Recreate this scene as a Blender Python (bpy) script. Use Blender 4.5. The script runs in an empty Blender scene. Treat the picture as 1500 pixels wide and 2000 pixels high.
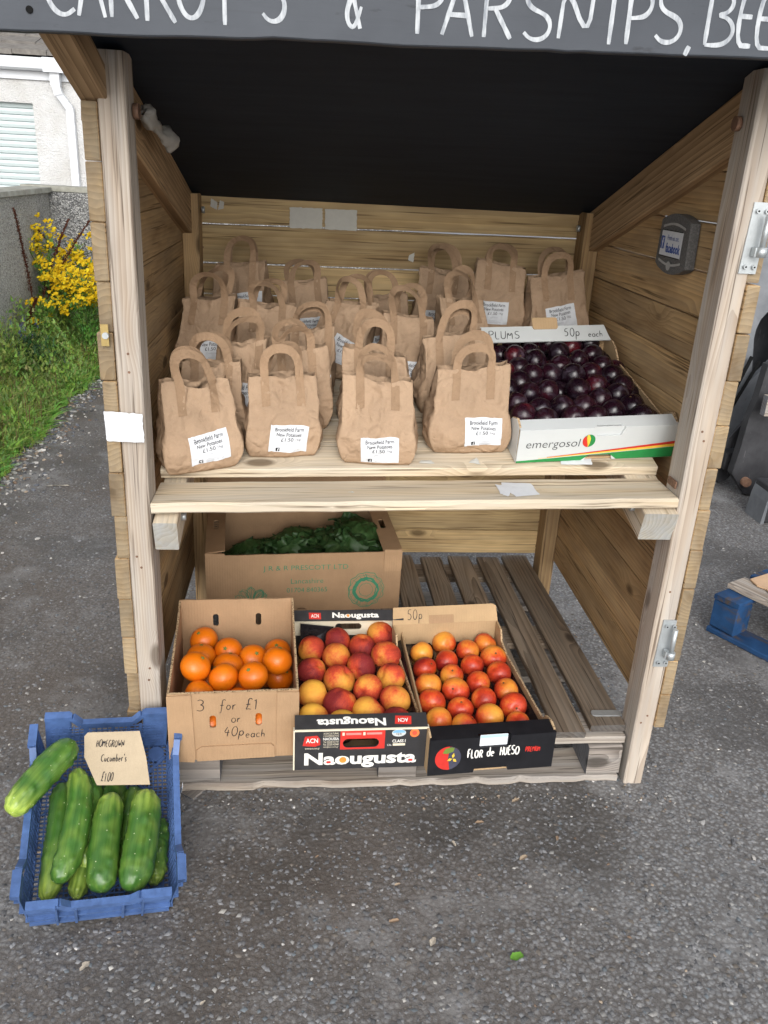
import bpy, bmesh, math, random
import numpy as np
from mathutils import Vector, Matrix, noise as mnoise
from mathutils.geometry import tessellate_polygon
random.seed(7)
scn = bpy.context.scene
C = scn.collection
R = math.radians
# ------------------------------------------------------------------ camera, sky, sun, exposure
cam_d = bpy.data.cameras.new('camera')
cam = bpy.data.objects.new('camera', cam_d)
C.objects.link(cam)
cam_d.sensor_fit = 'VERTICAL'
cam_d.sensor_height = 24.0
cam_d.lens = 1633.09 / 2000 * 24.0
cam_d.clip_start = 0.02
cam_d.clip_end = 4000
rx, up, fw = Vector((0.99571622, -0.07694655, 0.05126829)), Vector((-0.01801853, 0.38236968, 0.92383373)), Vector((0.09068926, 0.92080001, -0.37934523))
m = Matrix((rx, up, -fw)).transposed().to_4x4()
m.translation = Vector((-0.23274, -1.59121, 1.36477))
cam.matrix_world = m
scn.camera = cam

SUN_EL, SUN_AZ = R(30), R(181)          # azimuth clockwise from +Y: behind the camera, a little left
w = bpy.data.worlds.new('World')
scn.world = w
w.use_nodes = True
wn = w.node_tree
bg = wn.nodes['Background']
sky = wn.nodes.new('ShaderNodeTexSky')
sky.sky_type = 'NISHITA'
sky.sun_disc = False
sky.sun_elevation = SUN_EL
sky.sun_rotation = SUN_AZ
sky.air_density = 1.0
sky.dust_density = 1.6
sky.ozone_density = 1.0
hs = wn.nodes.new('ShaderNodeHueSaturation')     # the even grey-white of an overcast day
hs.inputs['Saturation'].default_value = 0.22
wn.links.new(sky.outputs[0], hs.inputs['Color'])
wn.links.new(hs.outputs[0], bg.inputs['Color'])
bg.inputs['Strength'].default_value = 0.15
sd = bpy.data.lights.new('sun', 'SUN')
sd.energy = 0.75
sd.angle = R(32)
sd.color = (1.0, 0.975, 0.94)
sun = bpy.data.objects.new('sun', sd)
C.objects.link(sun)
sv = Vector((math.sin(SUN_AZ) * math.cos(SUN_EL), math.cos(SUN_AZ) * math.cos(SUN_EL), math.sin(SUN_EL)))
sun.rotation_euler = sv.to_track_quat('Z', 'Y').to_euler()
sun.location = (0, -3, 6)
scn.view_settings.view_transform = 'Standard'
scn.view_settings.look = 'None'
scn.view_settings.gamma = 1.0
scn.view_settings.exposure = 0.92
scn.cycles.max_bounces = 5
scn.cycles.diffuse_bounces = 3
scn.cycles.glossy_bounces = 2
scn.cycles.transmission_bounces = 2
scn.cycles.adaptive_threshold = 0.02
scn.render.resolution_x, scn.render.resolution_y = 768, 1024

# ------------------------------------------------------------------ helpers: objects
def tag(o, label=None, cat=None, group=None, kind=None):
    if label: o['label'] = label
    if cat: o['category'] = cat
    if group: o['group'] = group
    if kind: o['kind'] = kind
    return o

def empty(name, loc=(0, 0, 0), rz=0.0, rot=None):
    o = bpy.data.objects.new(name, None)
    o.empty_display_size = 0.05
    C.objects.link(o)
    o.location = loc
    o.rotation_euler = rot if rot else (0, 0, rz)
    return o

def link(name, me, mat, parent=None, mw=None, smooth=False):
    if mat is not None and not me.materials:
        me.materials.append(mat)
    o = bpy.data.objects.new(name, me)
    C.objects.link(o)
    if parent: o.parent = parent
    if mw is not None: o.matrix_basis = mw
    if smooth:
        me.polygons.foreach_set('use_smooth', [True] * len(me.polygons))
    return o

def mesh(name, vs, fs, mat, parent=None, mw=None, smooth=False):
    me = bpy.data.meshes.new(name)
    me.from_pydata([tuple(v) for v in vs], [], fs)
    me.update()
    return link(name, me, mat, parent, mw, smooth)

def frame(o, x, z):
    x = Vector(x).normalized(); z = Vector(z)
    y = z.cross(x).normalized(); z = x.cross(y)
    M = Matrix((x, y, z)).transposed().to_4x4()
    M.translation = Vector(o)
    return M

def T(x=0, y=0, z=0): return Matrix.Translation((x, y, z))

# a polygon in local x,z with holes, given thickness along +y
def plate(name, outer, holes, t, mat, parent=None, mw=None, smooth=False):
    loops = [outer] + list(holes or [])
    n = 0; vs = []; fs = []
    pts3 = [[Vector((p[0], p[1], 0)) for p in l] for l in loops]
    flat = [p for l in loops for p in l]
    N = len(flat)
    tris = tessellate_polygon(pts3)
    vs = [(p[0], 0, p[1]) for p in flat] + [(p[0], t, p[1]) for p in flat]
    for a, b, c in tris:
        pa, pb, pc = flat[a], flat[b], flat[c]
        ar = (pb[0] - pa[0]) * (pc[1] - pa[1]) - (pb[1] - pa[1]) * (pc[0] - pa[0])
        if ar < 0: b, c = c, b
        fs.append((a, b, c)); fs.append((a + N, c + N, b + N))
    k = 0
    for li, l in enumerate(loops):
        L = len(l)
        ar = sum(l[i][0] * l[(i + 1) % L][1] - l[(i + 1) % L][0] * l[i][1] for i in range(L))
        for i in range(L):
            a, b = k + i, k + (i + 1) % L
            f = (a, a + N, b + N, b)
            if (ar < 0) != (li > 0): f = f[::-1]
            fs.append(f)
        k += L
    return mesh(name, vs, fs, mat, parent, mw, smooth)

def rect(x0, z0, x1, z1): return [(x0, z0), (x1, z0), (x1, z1), (x0, z1)]
def rrect(x0, z0, x1, z1, r, n=4):
    o = []
    for cx, cz, a0 in ((x1 - r, z0 + r, -90), (x1 - r, z1 - r, 0), (x0 + r, z1 - r, 90), (x0 + r, z0 + r, 180)):
        for i in range(n + 1):
            a = R(a0 + 90 * i / n); o.append((cx + r * math.cos(a), cz + r * math.sin(a)))
    return o
def ell(cx, cz, a, b, n=20, a0=0, a1=360):
    full = abs(a1 - a0) >= 360
    return [(cx + a * math.cos(R(a0 + (a1 - a0) * i / (n if full else n - 1))), cz + b * math.sin(R(a0 + (a1 - a0) * i / (n if full else n - 1)))) for i in range(n)]

# a timber: length along local X, chamfered section, slightly uneven
def board(name, p0, p1, wdir, width, thick, mat, parent=None, ch=0.002, seg=6, rough=0.0006, ragged=0.0, ext=0.0):
    p0, p1 = Vector(p0), Vector(p1)
    x = (p1 - p0); L = x.length; x.normalize()
    y = Vector(wdir); y = (y - x * y.dot(x)).normalized(); z = x.cross(y)
    M = Matrix((x, y, z)).transposed().to_4x4(); M.translation = (p0 + p1) / 2
    a, b = width / 2, thick / 2
    sec = [(-a + ch, -b), (a - ch, -b), (a, -b + ch), (a, b - ch), (a - ch, b), (-a + ch, b), (-a, b - ch), (-a, -b + ch)]
    vs = []; fs = []
    sd_ = random.random() * 100
    for i in range(seg + 1):
        xx = -L / 2 + L * i / seg
        for (yy, zz) in sec:
            e = Vector((mnoise.noise((xx * 9 + sd_, yy * 20, zz * 20)), mnoise.noise((xx * 7, yy * 20 + sd_, zz * 20 + 5)), mnoise.noise((xx * 7 + 9, yy * 20, zz * 20 + sd_)))) * rough
            rg = 0
            if ragged: rg = max(0, mnoise.noise((xx * 22 + sd_, yy * 9, 3.1 + sd_)) - .05) * ragged * (1 if zz * b > 0 or True else 0)
            ex = (random.uniform(-1, 1) * ext) if i in (0, seg) else 0
            vs.append((xx + ex, yy + e.y - math.copysign(rg, yy), zz + e.z))
    for i in range(seg):
        for k in range(8):
            k2 = (k + 1) % 8
            fs.append((i * 8 + k, i * 8 + k2, i * 8 + 8 + k2, i * 8 + 8 + k))
    fs.append(tuple(range(7, -1, -1))); fs.append(tuple(seg * 8 + k for k in range(8)))
    fs = [f[::-1] for f in fs]
    return mesh(name, vs, fs, mat, parent, M)

def cyl(name, p0, p1, r, mat, parent=None, n=14, r2=None, cap=True, smooth=True):
    p0, p1 = Vector(p0), Vector(p1); r2 = r if r2 is None else r2
    ax = (p1 - p0).normalized(); q = ax.orthogonal().normalized(); s = ax.cross(q)
    vs = []; fs = []
    for p, rr in ((p0, r), (p1, r2)):
        for i in range(n):
            a = 2 * math.pi * i / n; vs.append(p + (q * math.cos(a) + s * math.sin(a)) * rr)
    for i in range(n): fs.append((i, (i + 1) % n, n + (i + 1) % n, n + i))
    if cap: fs += [tuple(range(n - 1, -1, -1)), tuple(range(n, 2 * n))]
    o = mesh(name, vs, fs, mat, parent)
    if smooth:
        for f in o.data.polygons: f.use_smooth = len(f.vertices) == 4
    return o

def tube_verts(path, rad, n=6):
    vs = []; fs = []
    P_ = [Vector(p) for p in path]
    for i, p in enumerate(P_):
        t = (P_[min(i + 1, len(P_) - 1)] - P_[max(i - 1, 0)]).normalized()
        q = t.orthogonal().normalized() if abs(t.z) > .9 else t.cross(Vector((0, 0, 1))).normalized()
        s = t.cross(q); r_ = rad[i] if isinstance(rad, (list, tuple)) else rad
        for k in range(n):
            a = 2 * math.pi * k / n; vs.append(p + (q * math.cos(a) + s * math.sin(a)) * r_)
    for i in range(len(P_) - 1):
        for k in range(n): fs.append((i * n + k, i * n + (k + 1) % n, (i + 1) * n + (k + 1) % n, (i + 1) * n + k))
    fs.append(tuple(range(n - 1, -1, -1))); fs.append(tuple((len(P_) - 1) * n + k for k in range(n)))
    return vs, fs

class MB:
    def __init__(s): s.v = []; s.f = []; s.c = []
    def add(s, vs, fs, col=None):
        k = len(s.v); s.v += [tuple(v) for v in vs]; s.f += [tuple(i + k for i in f) for f in fs]
        if col is not None: s.c += [col] * len(vs)
    def box(s, a, b):
        x0, y0, z0 = a; x1, y1, z1 = b
        s.add([(x0, y0, z0), (x1, y0, z0), (x1, y1, z0), (x0, y1, z0), (x0, y0, z1), (x1, y0, z1), (x1, y1, z1), (x0, y1, z1)],
              [(0, 3, 2, 1), (4, 5, 6, 7), (0, 1, 5, 4), (1, 2, 6, 5), (2, 3, 7, 6), (3, 0, 4, 7)])
    def bar(s, p0, p1, wdir, wd, th):
        p0, p1 = Vector(p0), Vector(p1); x = (p1 - p0).normalized(); y = Vector(wdir); y = (y - x * y.dot(x)).normalized(); z = x.cross(y)
        vs = [p + y * (wd / 2 * a) + z * (th / 2 * b) for p in (p0, p1) for a, b in ((-1, -1), (1, -1), (1, 1), (-1, 1))]
        s.add(vs, [(0, 3, 2, 1), (4, 5, 6, 7), (0, 1, 5, 4), (1, 2, 6, 5), (2, 3, 7, 6), (3, 0, 4, 7)])
    def build(s, name, mat, parent=None, mw=None, smooth=False):
        o = mesh(name, s.v, s.f, mat, parent, mw, smooth)
        if s.c:
            at = o.data.color_attributes.new('Col', 'FLOAT_COLOR', 'POINT')
            at.data.foreach_set('color', [x for c in s.c for x in (c[0], c[1], c[2], 1.0)])
        return o

# ------------------------------------------------------------------ helpers: materials
class NT:
    def __init__(s, name):
        s.m = bpy.data.materials.new(name); s.m.use_nodes = True
        s.t = s.m.node_tree; s.b = s.t.nodes['Principled BSDF']
    def n(s, ty, **k):
        nd = s.t.nodes.new('ShaderNode' + ty)
        for a, v in k.items(): setattr(nd, a, v)
        return nd
    def put(s, sock, v):
        if v is None: return
        if isinstance(v, bpy.types.NodeSocket): s.t.links.new(v, sock)
        else:
            try: sock.default_value = v
            except Exception: sock.default_value = tuple(v) + (1.0,)
    def obj(s): return s.n('TexCoord').outputs['Object']
    def geo(s): return s.n('NewGeometry').outputs['Position']
    def rand(s): return s.n('ObjectInfo').outputs['Random']
    def map(s, v, sc=(1, 1, 1), loc=(0, 0, 0)):
        nd = s.n('Mapping'); s.put(nd.inputs['Vector'], v); s.put(nd.inputs['Scale'], sc); s.put(nd.inputs['Location'], loc); return nd.outputs[0]
    def noise(s, v, scale=5, detail=4, rough=.55, dist=0, col=False):
        nd = s.n('TexNoise'); s.put(nd.inputs['Vector'], v); s.put(nd.inputs['Scale'], scale); s.put(nd.inputs['Detail'], detail)
        s.put(nd.inputs['Roughness'], rough); s.put(nd.inputs['Distortion'], dist); return nd.outputs['Color' if col else 'Fac']
    def vor(s, v, scale=5, feature='F1', out='Distance', rnd=1):
        nd = s.n('TexVoronoi', feature=feature); s.put(nd.inputs['Vector'], v); s.put(nd.inputs['Scale'], scale); s.put(nd.inputs['Randomness'], rnd); return nd.outputs[out]
    def vor2(s, v, scale=5):
        nd = s.n('TexVoronoi'); s.put(nd.inputs['Vector'], v); s.put(nd.inputs['Scale'], scale); return nd.outputs['Distance'], nd.outputs['Color']
    def math(s, op, a, b=None, clamp=False):
        nd = s.n('Math', operation=op, use_clamp=clamp); s.put(nd.inputs[0], a); s.put(nd.inputs[1], b); return nd.outputs[0]
    def vadd(s, a, b, op='ADD'):
        nd = s.n('VectorMath', operation=op); s.put(nd.inputs[0], a); s.put(nd.inputs[1], b); return nd.outputs[0]
    def ramp(s, f, stops, interp='LINEAR'):
        nd = s.n('ValToRGB'); s.put(nd.inputs[0], f); cr = nd.color_ramp; cr.interpolation = interp
        while len(cr.elements) < len(stops): cr.elements.new(.5)
        for e, (p, c) in zip(cr.elements, stops):
            e.position = p; e.color = (c, c, c, 1) if isinstance(c, (int, float)) else (c[0], c[1], c[2], 1)
        return nd.outputs[0]
    def mix(s, f, a, b, mode='MIX'):
        nd = s.n('Mix', data_type='RGBA', blend_type=mode); s.put(nd.inputs[0], f); s.put(nd.inputs[6], a); s.put(nd.inputs[7], b); return nd.outputs[2]
    def bump(s, h, st=.3, d=.002):
        nd = s.n('Bump'); s.put(nd.inputs['Height'], h); s.put(nd.inputs['Strength'], st); s.put(nd.inputs['Distance'], d)
        s.t.links.new(nd.outputs[0], s.b.inputs['Normal'])
    def end(s, col=None, rough=.6, spec=None, **k):
        s.put(s.b.inputs['Base Color'], col); s.put(s.b.inputs['Roughness'], rough)
        if spec is not None: s.put(s.b.inputs['Specular IOR Level'], spec)
        for a, v in k.items(): s.put(s.b.inputs[a.replace('_', ' ')], v)
        return s.m
def sepx(nt, v):
    nd = nt.n('SeparateXYZ'); nt.put(nd.inputs[0], v); return nd.outputs

def plain(name, col, rough=.6, spec=.4, var=.12, scale=60, bump=.1, metal=0):
    nt = NT(name); o = nt.obj()
    f = nt.noise(o, scale, 5, .6); f2 = nt.noise(o, scale * .13, 3, .5)
    f = nt.math('ADD', nt.math('MULTIPLY', f, .5), nt.math('MULTIPLY', f2, .5))
    d = tuple(c * (1 - var * 2) for c in col); l = tuple(min(1, c * (1 + var)) for c in col)
    if bump: nt.bump(f, bump, .001)
    return nt.end(nt.ramp(f, [(.3, d), (.7, l)]), rough, spec, Metallic=metal)

def wood(name, light, dark, grey=None, gamt=.0, ring=42, knots=1.0, stain=.5, rough=.75, bump=.35, dist=.8, contrast=1.0):
    nt = NT(name); o = nt.obj(); rnd = nt.rand()
    wnz = nt.n('TexWhiteNoise', noise_dimensions='1D'); nt.put(wnz.inputs['W'], rnd)
    off = nt.vadd(nt.vadd(wnz.outputs['Color'], (0.5, 0.5, 0.5), 'SUBTRACT'), (9, .16, .16), 'MULTIPLY')
    p = nt.vadd(o, off)
    # knots: sparse cells, stretched along the grain
    kv = nt.map(p, (4.2, 9, 9)); kd, kc = nt.vor2(kv, 1.0)
    ksel = nt.math('GREATER_THAN', sepx(nt, kc)[0], .66)
    kmask = nt.math('MULTIPLY', nt.ramp(kd, [(.0, 1), (.11, .9), (.17, 0)]), ksel)
    khalo = nt.math('MULTIPLY', nt.ramp(kd, [(.0, 1), (.45, 0)], 'EASE'), ksel)
    warp = nt.noise(nt.map(p, (1.1, 9, 9)), 1.0, 2, .5)
    pw = nt.vadd(nt.map(p, (.06, 1, 1)), nt.math('ADD', nt.math('MULTIPLY', nt.math('SUBTRACT', warp, .5), .06), nt.math('MULTIPLY', khalo, .03 * knots)))
    wv = nt.n('TexWave', wave_type='RINGS', rings_direction='X', wave_profile='SAW')
    nt.put(wv.inputs['Vector'], pw); wv.inputs['Scale'].default_value = ring; wv.inputs['Distortion'].default_value = dist
    wv.inputs['Detail'].default_value = 2; wv.inputs['Detail Scale'].default_value = .6
    fib = nt.noise(nt.map(p, (6, 190, 190)), 1.0, 3, .65)
    fac = nt.math('ADD', nt.math('MULTIPLY', wv.outputs['Fac'], .62), nt.math('MULTIPLY', fib, .38))
    mid = tuple((a * .5 + b * .5) for a, b in zip(light, dark))
    lo_ = tuple(min(.9, a * 1.06) for a in light)
    c = nt.ramp(fac, [(.22, lo_), (.50, tuple(a * (1 - .30 * contrast) + b * .30 * contrast for a, b in zip(light, dark))), (.80, tuple(a * (1 - .85 * contrast) + b * .85 * contrast for a, b in zip(light, dark)))])
    big = nt.noise(nt.map(p, (2.2, 9, 9)), 1.3, 3, .65)
    c = nt.mix(nt.ramp(big, [(.40, 0), (.70, stain)]), c, dark)
    if grey: c = nt.mix(nt.math('MULTIPLY', nt.ramp(nt.noise(nt.map(p, (2.2, 30, 30)), 1.2, 2, .6), [(.3, 0), (.65, 1)]), gamt), c, grey)
    c = nt.mix(nt.math('MULTIPLY', kmask, .85 * knots), c, tuple(d * .38 for d in dark))
    # per-board tone
    tone = nt.math('ADD', nt.math('MULTIPLY', rnd, .42), .80)
    hsv = nt.n('HueSaturation'); nt.put(hsv.inputs['Value'], tone); nt.put(hsv.inputs['Color'], c)
    # end grain is darker and dirtier than the faces
    en = nt.math('ABSOLUTE', sepx(nt, nt.n('TexCoord').outputs['Normal'])[0])
    ef = nt.ramp(en, [(.6, 0), (.8, 1)])
    cend = nt.mix(1, hsv.outputs[0], (.60, .68, .82), 'MULTIPLY')
    # fine dark checks along the grain
    chk = nt.noise(nt.map(p, (3.5, 150, 150)), 1.0, 2, .5)
    c = nt.mix(nt.ramp(chk, [(.60, 0), (.70, .75)]), hsv.outputs[0], tuple(d * .45 for d in dark))
    c = nt.mix(ef, c, cend)
    nt.bump(fib, bump, .0015)
    return nt.end(c, rough, .25)

M = {}
M['post'] = wood('weathered post timber', (.46, .39, .315), (.20, .135, .088), (.36, .345, .325), .55, ring=44, stain=.5, knots=.9, contrast=.6, dist=.5)
M['side'] = wood('treated board timber', (.53, .345, .165), (.16, .085, .035), (.40, .30, .185), .4, ring=30, stain=.75, contrast=.45)
M['back'] = wood('treated back board timber', (.62, .445, .22), (.20, .115, .048), (.46, .37, .225), .35, ring=28, stain=.7, contrast=.38)
M['shelf'] = wood('shelf timber', (.60, .495, .345), (.25, .17, .095), (.50, .46, .39), .6, ring=34, stain=.45, contrast=.5)
M['rafter'] = wood('rafter timber', (.46, .31, .175), (.18, .105, .05), None, 0, ring=26, stain=.5, contrast=.8)
M['pallet'] = wood('weathered pallet timber', (.245, .185, .13), (.085, .058, .038), (.22, .19, .155), .5, ring=30, stain=.7, rough=.85, bump=.6)
M['palpale'] = wood('pale pallet timber', (.42, .36, .29), (.17, .13, .10), (.33, .31, .29), .7, ring=26, stain=.5, rough=.85, bump=.6)
M['block'] = wood('pallet block timber', (.30, .26, .225), (.10, .08, .065), (.27, .255, .24), .6, ring=26, stain=.4, rough=.85, bump=.6)

def mk_kraft(name, base, sc=1.0, corr=0.0, rough=.8):
    nt = NT(name); o = nt.obj(); rnd = nt.rand()
    f = nt.noise(o, 420, 4, .7); g = nt.noise(o, 12, 4, .6)
    fac = nt.math('ADD', nt.math('MULTIPLY', f, .35), nt.math('MULTIPLY', g, .65))
    c = nt.ramp(fac, [(.3, tuple(x * .80 for x in base)), (.7, tuple(x * 1.1 for x in base))])
    hsv = nt.n('HueSaturation'); nt.put(hsv.inputs['Value'], nt.math('ADD', nt.math('MULTIPLY', rnd, .14), .93)); nt.put(hsv.inputs['Color'], c)
    if corr: h = nt.math('ADD', nt.math('MULTIPLY', f, .2), nt.noise(o, 45, 3, .65))
    else:
        r1 = nt.math('ABSOLUTE', nt.math('SUBTRACT', nt.noise(nt.vadd(o, nt.vadd(rnd, (5, 9, 3), 'MULTIPLY')), 26, 1, .5, .6), .5)); r2 = nt.math('ABSOLUTE', nt.math('SUBTRACT', nt.noise(o, 62, 1, .5, .4), .5))
        h = nt.math('ADD', nt.math('MULTIPLY', r1, 6.0), nt.math('ADD', nt.math('MULTIPLY', r2, 2.2), nt.math('MULTIPLY', f, .1)))
    if corr:
        wv = nt.n('TexWave', wave_type='BANDS', bands_direction='X'); nt.put(wv.inputs['Vector'], o); wv.inputs['Scale'].default_value = 45
        h = nt.math('ADD', nt.math('MULTIPLY', wv.outputs['Fac'], corr), h)
    nt.bump(h, .45 if corr else .8, .002)
    return nt.end(hsv.outputs[0], rough, .2)
M['kraft'] = mk_kraft('kraft paper', (.398, .274, .178))
M['tape'] = mk_kraft('kraft handle tape', (.325, .213, .130))
M['card'] = mk_kraft('corrugated cardboard', (.40, .255, .145), corr=.25)
M['card2'] = mk_kraft('pale corrugated cardboard', (.46, .315, .175), corr=.25)
M['card3'] = mk_kraft('tan flattened cardboard', (.60, .40, .25), corr=.2)
M['signcard'] = mk_kraft('plain card sign', (.46, .37, .255), corr=.1)

def mk_edge():          # cut edge of corrugated board: the flutes show
    nt = NT('corrugated board edge'); o = nt.obj()
    v = nt.vor(o, 210); c = nt.ramp(v, [(.25, (.14, .085, .045)), (.5, (.48, .34, .2))]); return nt.end(c, .85, .2)
M['cardedge'] = mk_edge()
def mk_paper(name, base=(.67, .685, .71)):
    nt = NT(name); o = nt.obj(); f = nt.noise(o, 60, 4, .6)
    nt.bump(nt.noise(o, 40, 4, .6), .5, .003)
    return nt.end(nt.ramp(f, [(.3, tuple(x * .93 for x in base)), (.7, base)]), .7, .3)
M['paper'] = mk_paper('white label paper')
M['oldpaper'] = mk_paper('old white paper', (.56, .55, .50))
M['ink'] = plain('black print', (.012, .012, .014), .6, .3, bump=0)
M['inkgrey'] = plain('grey print', (.16, .16, .17), .6, .3, bump=0)
M['inkfaint'] = plain('faint grey print', (.50, .51, .54), .6, .3, bump=0)
M['pen'] = plain('black marker', (.022, .02, .022), .6, .3, bump=0)
M['whiteprint'] = plain('white print', (.80, .78, .72), .5, .4, var=.03, bump=0)
M['redprint'] = plain('red print', (.60, .035, .025), .5, .4, bump=0)
M['orangeprint'] = plain('orange print', (.80, .30, .05), .5, .4, bump=0)
M['yellowprint'] = plain('yellow print', (.85, .55, .06), .5, .4, bump=0)
M['greenprint'] = plain('green print', (.02, .24, .06), .5, .4, bump=0)
M['leafprint'] = plain('olive print', (.16, .24, .04), .5, .4, bump=0)
M['slateprint'] = plain('slate print', (.06, .06, .09), .5, .4, bump=0)
M['inkgreen'] = plain('faded green print', (.055, .24, .135), .8, .2, bump=0)
M['blueprint'] = plain('blue print', (.03, .09, .36), .5, .4, bump=0)
M['cream'] = plain('cream board', (.70, .63, .48), .6, .3, var=.04)
M['whitebox'] = plain('white coated board', (.55, .57, .565), .38, .5, var=.025, scale=20)
M['blackbox'] = plain('black coated board', (.013, .013, .016), .32, .5, var=.3, scale=40)
M['charbox'] = plain('charcoal coated board', (.035, .034, .036), .42, .5, var=.2, scale=40)
M['tray'] = plain('black moulded tray', (.012, .010, .012), .25, .6, bump=.05)
M['galv'] = plain('galvanised steel', (.50, .53, .54), .42, .5, var=.12, scale=35, metal=.55)
M['rusty'] = plain('rusty steel', (.20, .11, .07), .7, .4, var=.35, scale=80)
M['dark'] = plain('dark recess', (.01, .01, .01), .8, .1, bump=0)

def mk_roofpaint():
    nt = NT('black painted ply'); o = nt.obj()
    g = nt.noise(nt.map(o, (4, 40, 40)), 1, 5, .65); sc = nt.noise(nt.map(o, (5, 45, 5)), 1, 6, .7, 1.5)
    c = nt.ramp(g, [(.3, (.0185, .0235, .0325)), (.75, (.0270, .0335, .0450))])
    c = nt.mix(nt.ramp(sc, [(.68, 0), (.78, .22)]), c, (.07, .075, .08))
    nt.bump(g, .12, .001); return nt.end(c, .65, .12)
M['roof'] = mk_roofpaint()
def mk_fascia():
    nt = NT('blackboard paint'); o = nt.obj()
    g = nt.noise(nt.map(o, (6, 90, 90)), 1, 5, .65); b = nt.noise(o, 4, 5, .6)
    c = nt.ramp(b, [(.3, (.040, .046, .057)), (.7, (.064, .072, .086))])
    c = nt.mix(nt.ramp(g, [(.60, 0), (.8, .4)]), c, (.024, .026, .031))
    c = nt.mix(nt.ramp(nt.noise(nt.map(o, (9, 30, 30)), 1.6, 4, .6), [(.66, 0), (.75, .6)]), c, (.012, .012, .015))
    nt.bump(g, .3, .001); return nt.end(c, .6, .4)
M['fascia'] = mk_fascia()
def mk_chalk():
    nt = NT('white brushed paint'); o = nt.obj()
    g = nt.noise(nt.map(o, (90, 90, 22)), 1, 5, .7)
    return nt.end(nt.ramp(g, [(.30, (.20, .22, .25)), (.58, (.50, .52, .54))]), .7, .3)
M['chalk'] = mk_chalk()

def mk_ground():
    nt = NT('worn tarmac with chippings'); p = nt.geo()
    warp = nt.vadd(p, nt.vadd(nt.noise(p, 130, 1, .5, col=True), (.006, .006, .006), 'MULTIPLY'))
    v1, c1 = nt.vor2(warp, 105); v2, c2 = nt.vor2(warp, 260)
    s1 = sepx(nt, c1)[0]; s2 = sepx(nt, c2)[1]
    st = nt.ramp(s1, [(.0, (.15, .15, .152)), (.55, (.235, .235, .236)), (.88, (.31, .31, .312)), (1.0, (.39, .385, .37))])
    st2 = nt.ramp(s2, [(.0, (.13, .129, .129)), (.7, (.225, .223, .22)), (1.0, (.34, .33, .32))])
    c = nt.mix(.42, st, st2)
    dirt = nt.noise(p, 1.7, 3, .6); X = sepx(nt, p)
    fine = nt.noise(p, 380, 2, .6)
    gap = nt.ramp(v1, [(.25, 0), (.62, 1)])
    c = nt.mix(nt.math('MULTIPLY', gap, .75), c, nt.ramp(fine, [(.3, (.05, .043, .039)), (.7, (.12, .104, .092))]))
    # brown soil worked into the surface in front of the stall
    zone = nt.math('MULTIPLY', nt.ramp(nt.math('ADD', X[0], nt.math('MULTIPLY', dirt, .9)), [(.40, 1), (.95, .0)]), nt.ramp(dirt, [(.34, .1), (.60, 1)]))
    c = nt.mix(nt.math('MULTIPLY', zone, .78), c, nt.ramp(fine, [(.3, (.055, .044, .036)), (.7, (.15, .122, .100))]))
    wet = nt.noise(nt.vadd(p, (3, 1.3, 0)), 2.1, 4, .6)
    c = nt.mix(nt.ramp(wet, [(.50, 0), (.64, .62)]), c, (.060, .054, .049))
    pale = nt.noise(nt.vadd(p, (31, 7, 0)), 3.4, 5, .65)
    c = nt.mix(nt.ramp(pale, [(.54, 0), (.68, .5)]), c, (.30, .297, .292))
    h = nt.math('SUBTRACT', nt.math('MULTIPLY', fine, .6), v1)
    nt.bump(h, .30, .006)
    rg = nt.ramp(wet, [(.45, .68), (.68, .42)])
    return nt.end(c, rg, .45)
M['ground'] = mk_ground()
def mk_col(name, rough=.7, spec=.3, bscale=200, bump=.2, dk=.35):
    nt = NT(name); a = nt.n('VertexColor', layer_name='Col').outputs[0]
    f = nt.noise(nt.geo(), bscale, 4, .6); c = nt.mix(nt.ramp(f, [(.3, dk), (.7, 0)]), a, nt.mix(1, a, (.45, .43, .42), 'MULTIPLY'))
    if bump: nt.bump(f, bump, .002)
    return nt.end(c, rough, spec)
M['stones'] = mk_col('mixed stone', .7)
M['plant'] = mk_col('plant green', .6, .2, 60, 0, .1)
_t = M['plant'].node_tree; _b = _t.nodes['Principled BSDF']; _tr = _t.nodes.new('ShaderNodeBsdfTranslucent'); _mx = _t.nodes.new('ShaderNodeMixShader'); _mx.inputs[0].default_value = .45
_t.links.new(_b.inputs['Base Color'].links[0].from_socket, _tr.inputs[0]); _t.links.new(_b.outputs[0], _mx.inputs[1]); _t.links.new(_tr.outputs[0], _mx.inputs[2]); _t.links.new(_mx.outputs[0], _t.nodes['Material Output'].inputs[0])
M['debris'] = mk_col('litter', .8, .2, 120, .2)
# ------------------------------------------------------------------ the setting
tag(mesh('ground', [(-1500, -1500, 0), (1500, -1500, 0), (1500, 1500, 0), (-1500, 1500, 0)], [(0, 1, 2, 3)], M['ground']), kind='structure')
def mk_soil():
    nt = NT('dark verge soil'); p = nt.geo(); f = nt.noise(p, 14, 6, .65)
    nt.bump(f, .6, .03); return nt.end(nt.ramp(f, [(.3, (.022, .02, .012)), (.7, (.06, .065, .028))]), .9, .1)
M['soil'] = mk_soil()
vs, fs = [], []
NX, NY = 26, 70
def verge_edge(y): return -1.66 + .07 * mnoise.noise((y * 1.7, 3, 0)) + .045 * mnoise.noise((y * 6, 8, 0)) + (max(0, y - 4.25)) * .9
def verge_z(x, y):
    d = verge_edge(y) - x
    return max(-.01, min(.10, d * .22)) + .025 * mnoise.noise((x * 5, y * 5, 1)) * min(1, max(0, d * 4)) + .002
for j in range(NY + 1):
    y = .6 + 4.5 * j / NY
    for i in range(NX + 1):
        x = -3.6 + (verge_edge(y) + .02 + 3.6) * i / NX
        vs.append((x, y, verge_z(x, y)))
for j in range(NY):
    for i in range(NX):
        a = j * (NX + 1) + i; fs.append((a, a + 1, a + NX + 2, a + NX + 1))
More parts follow.
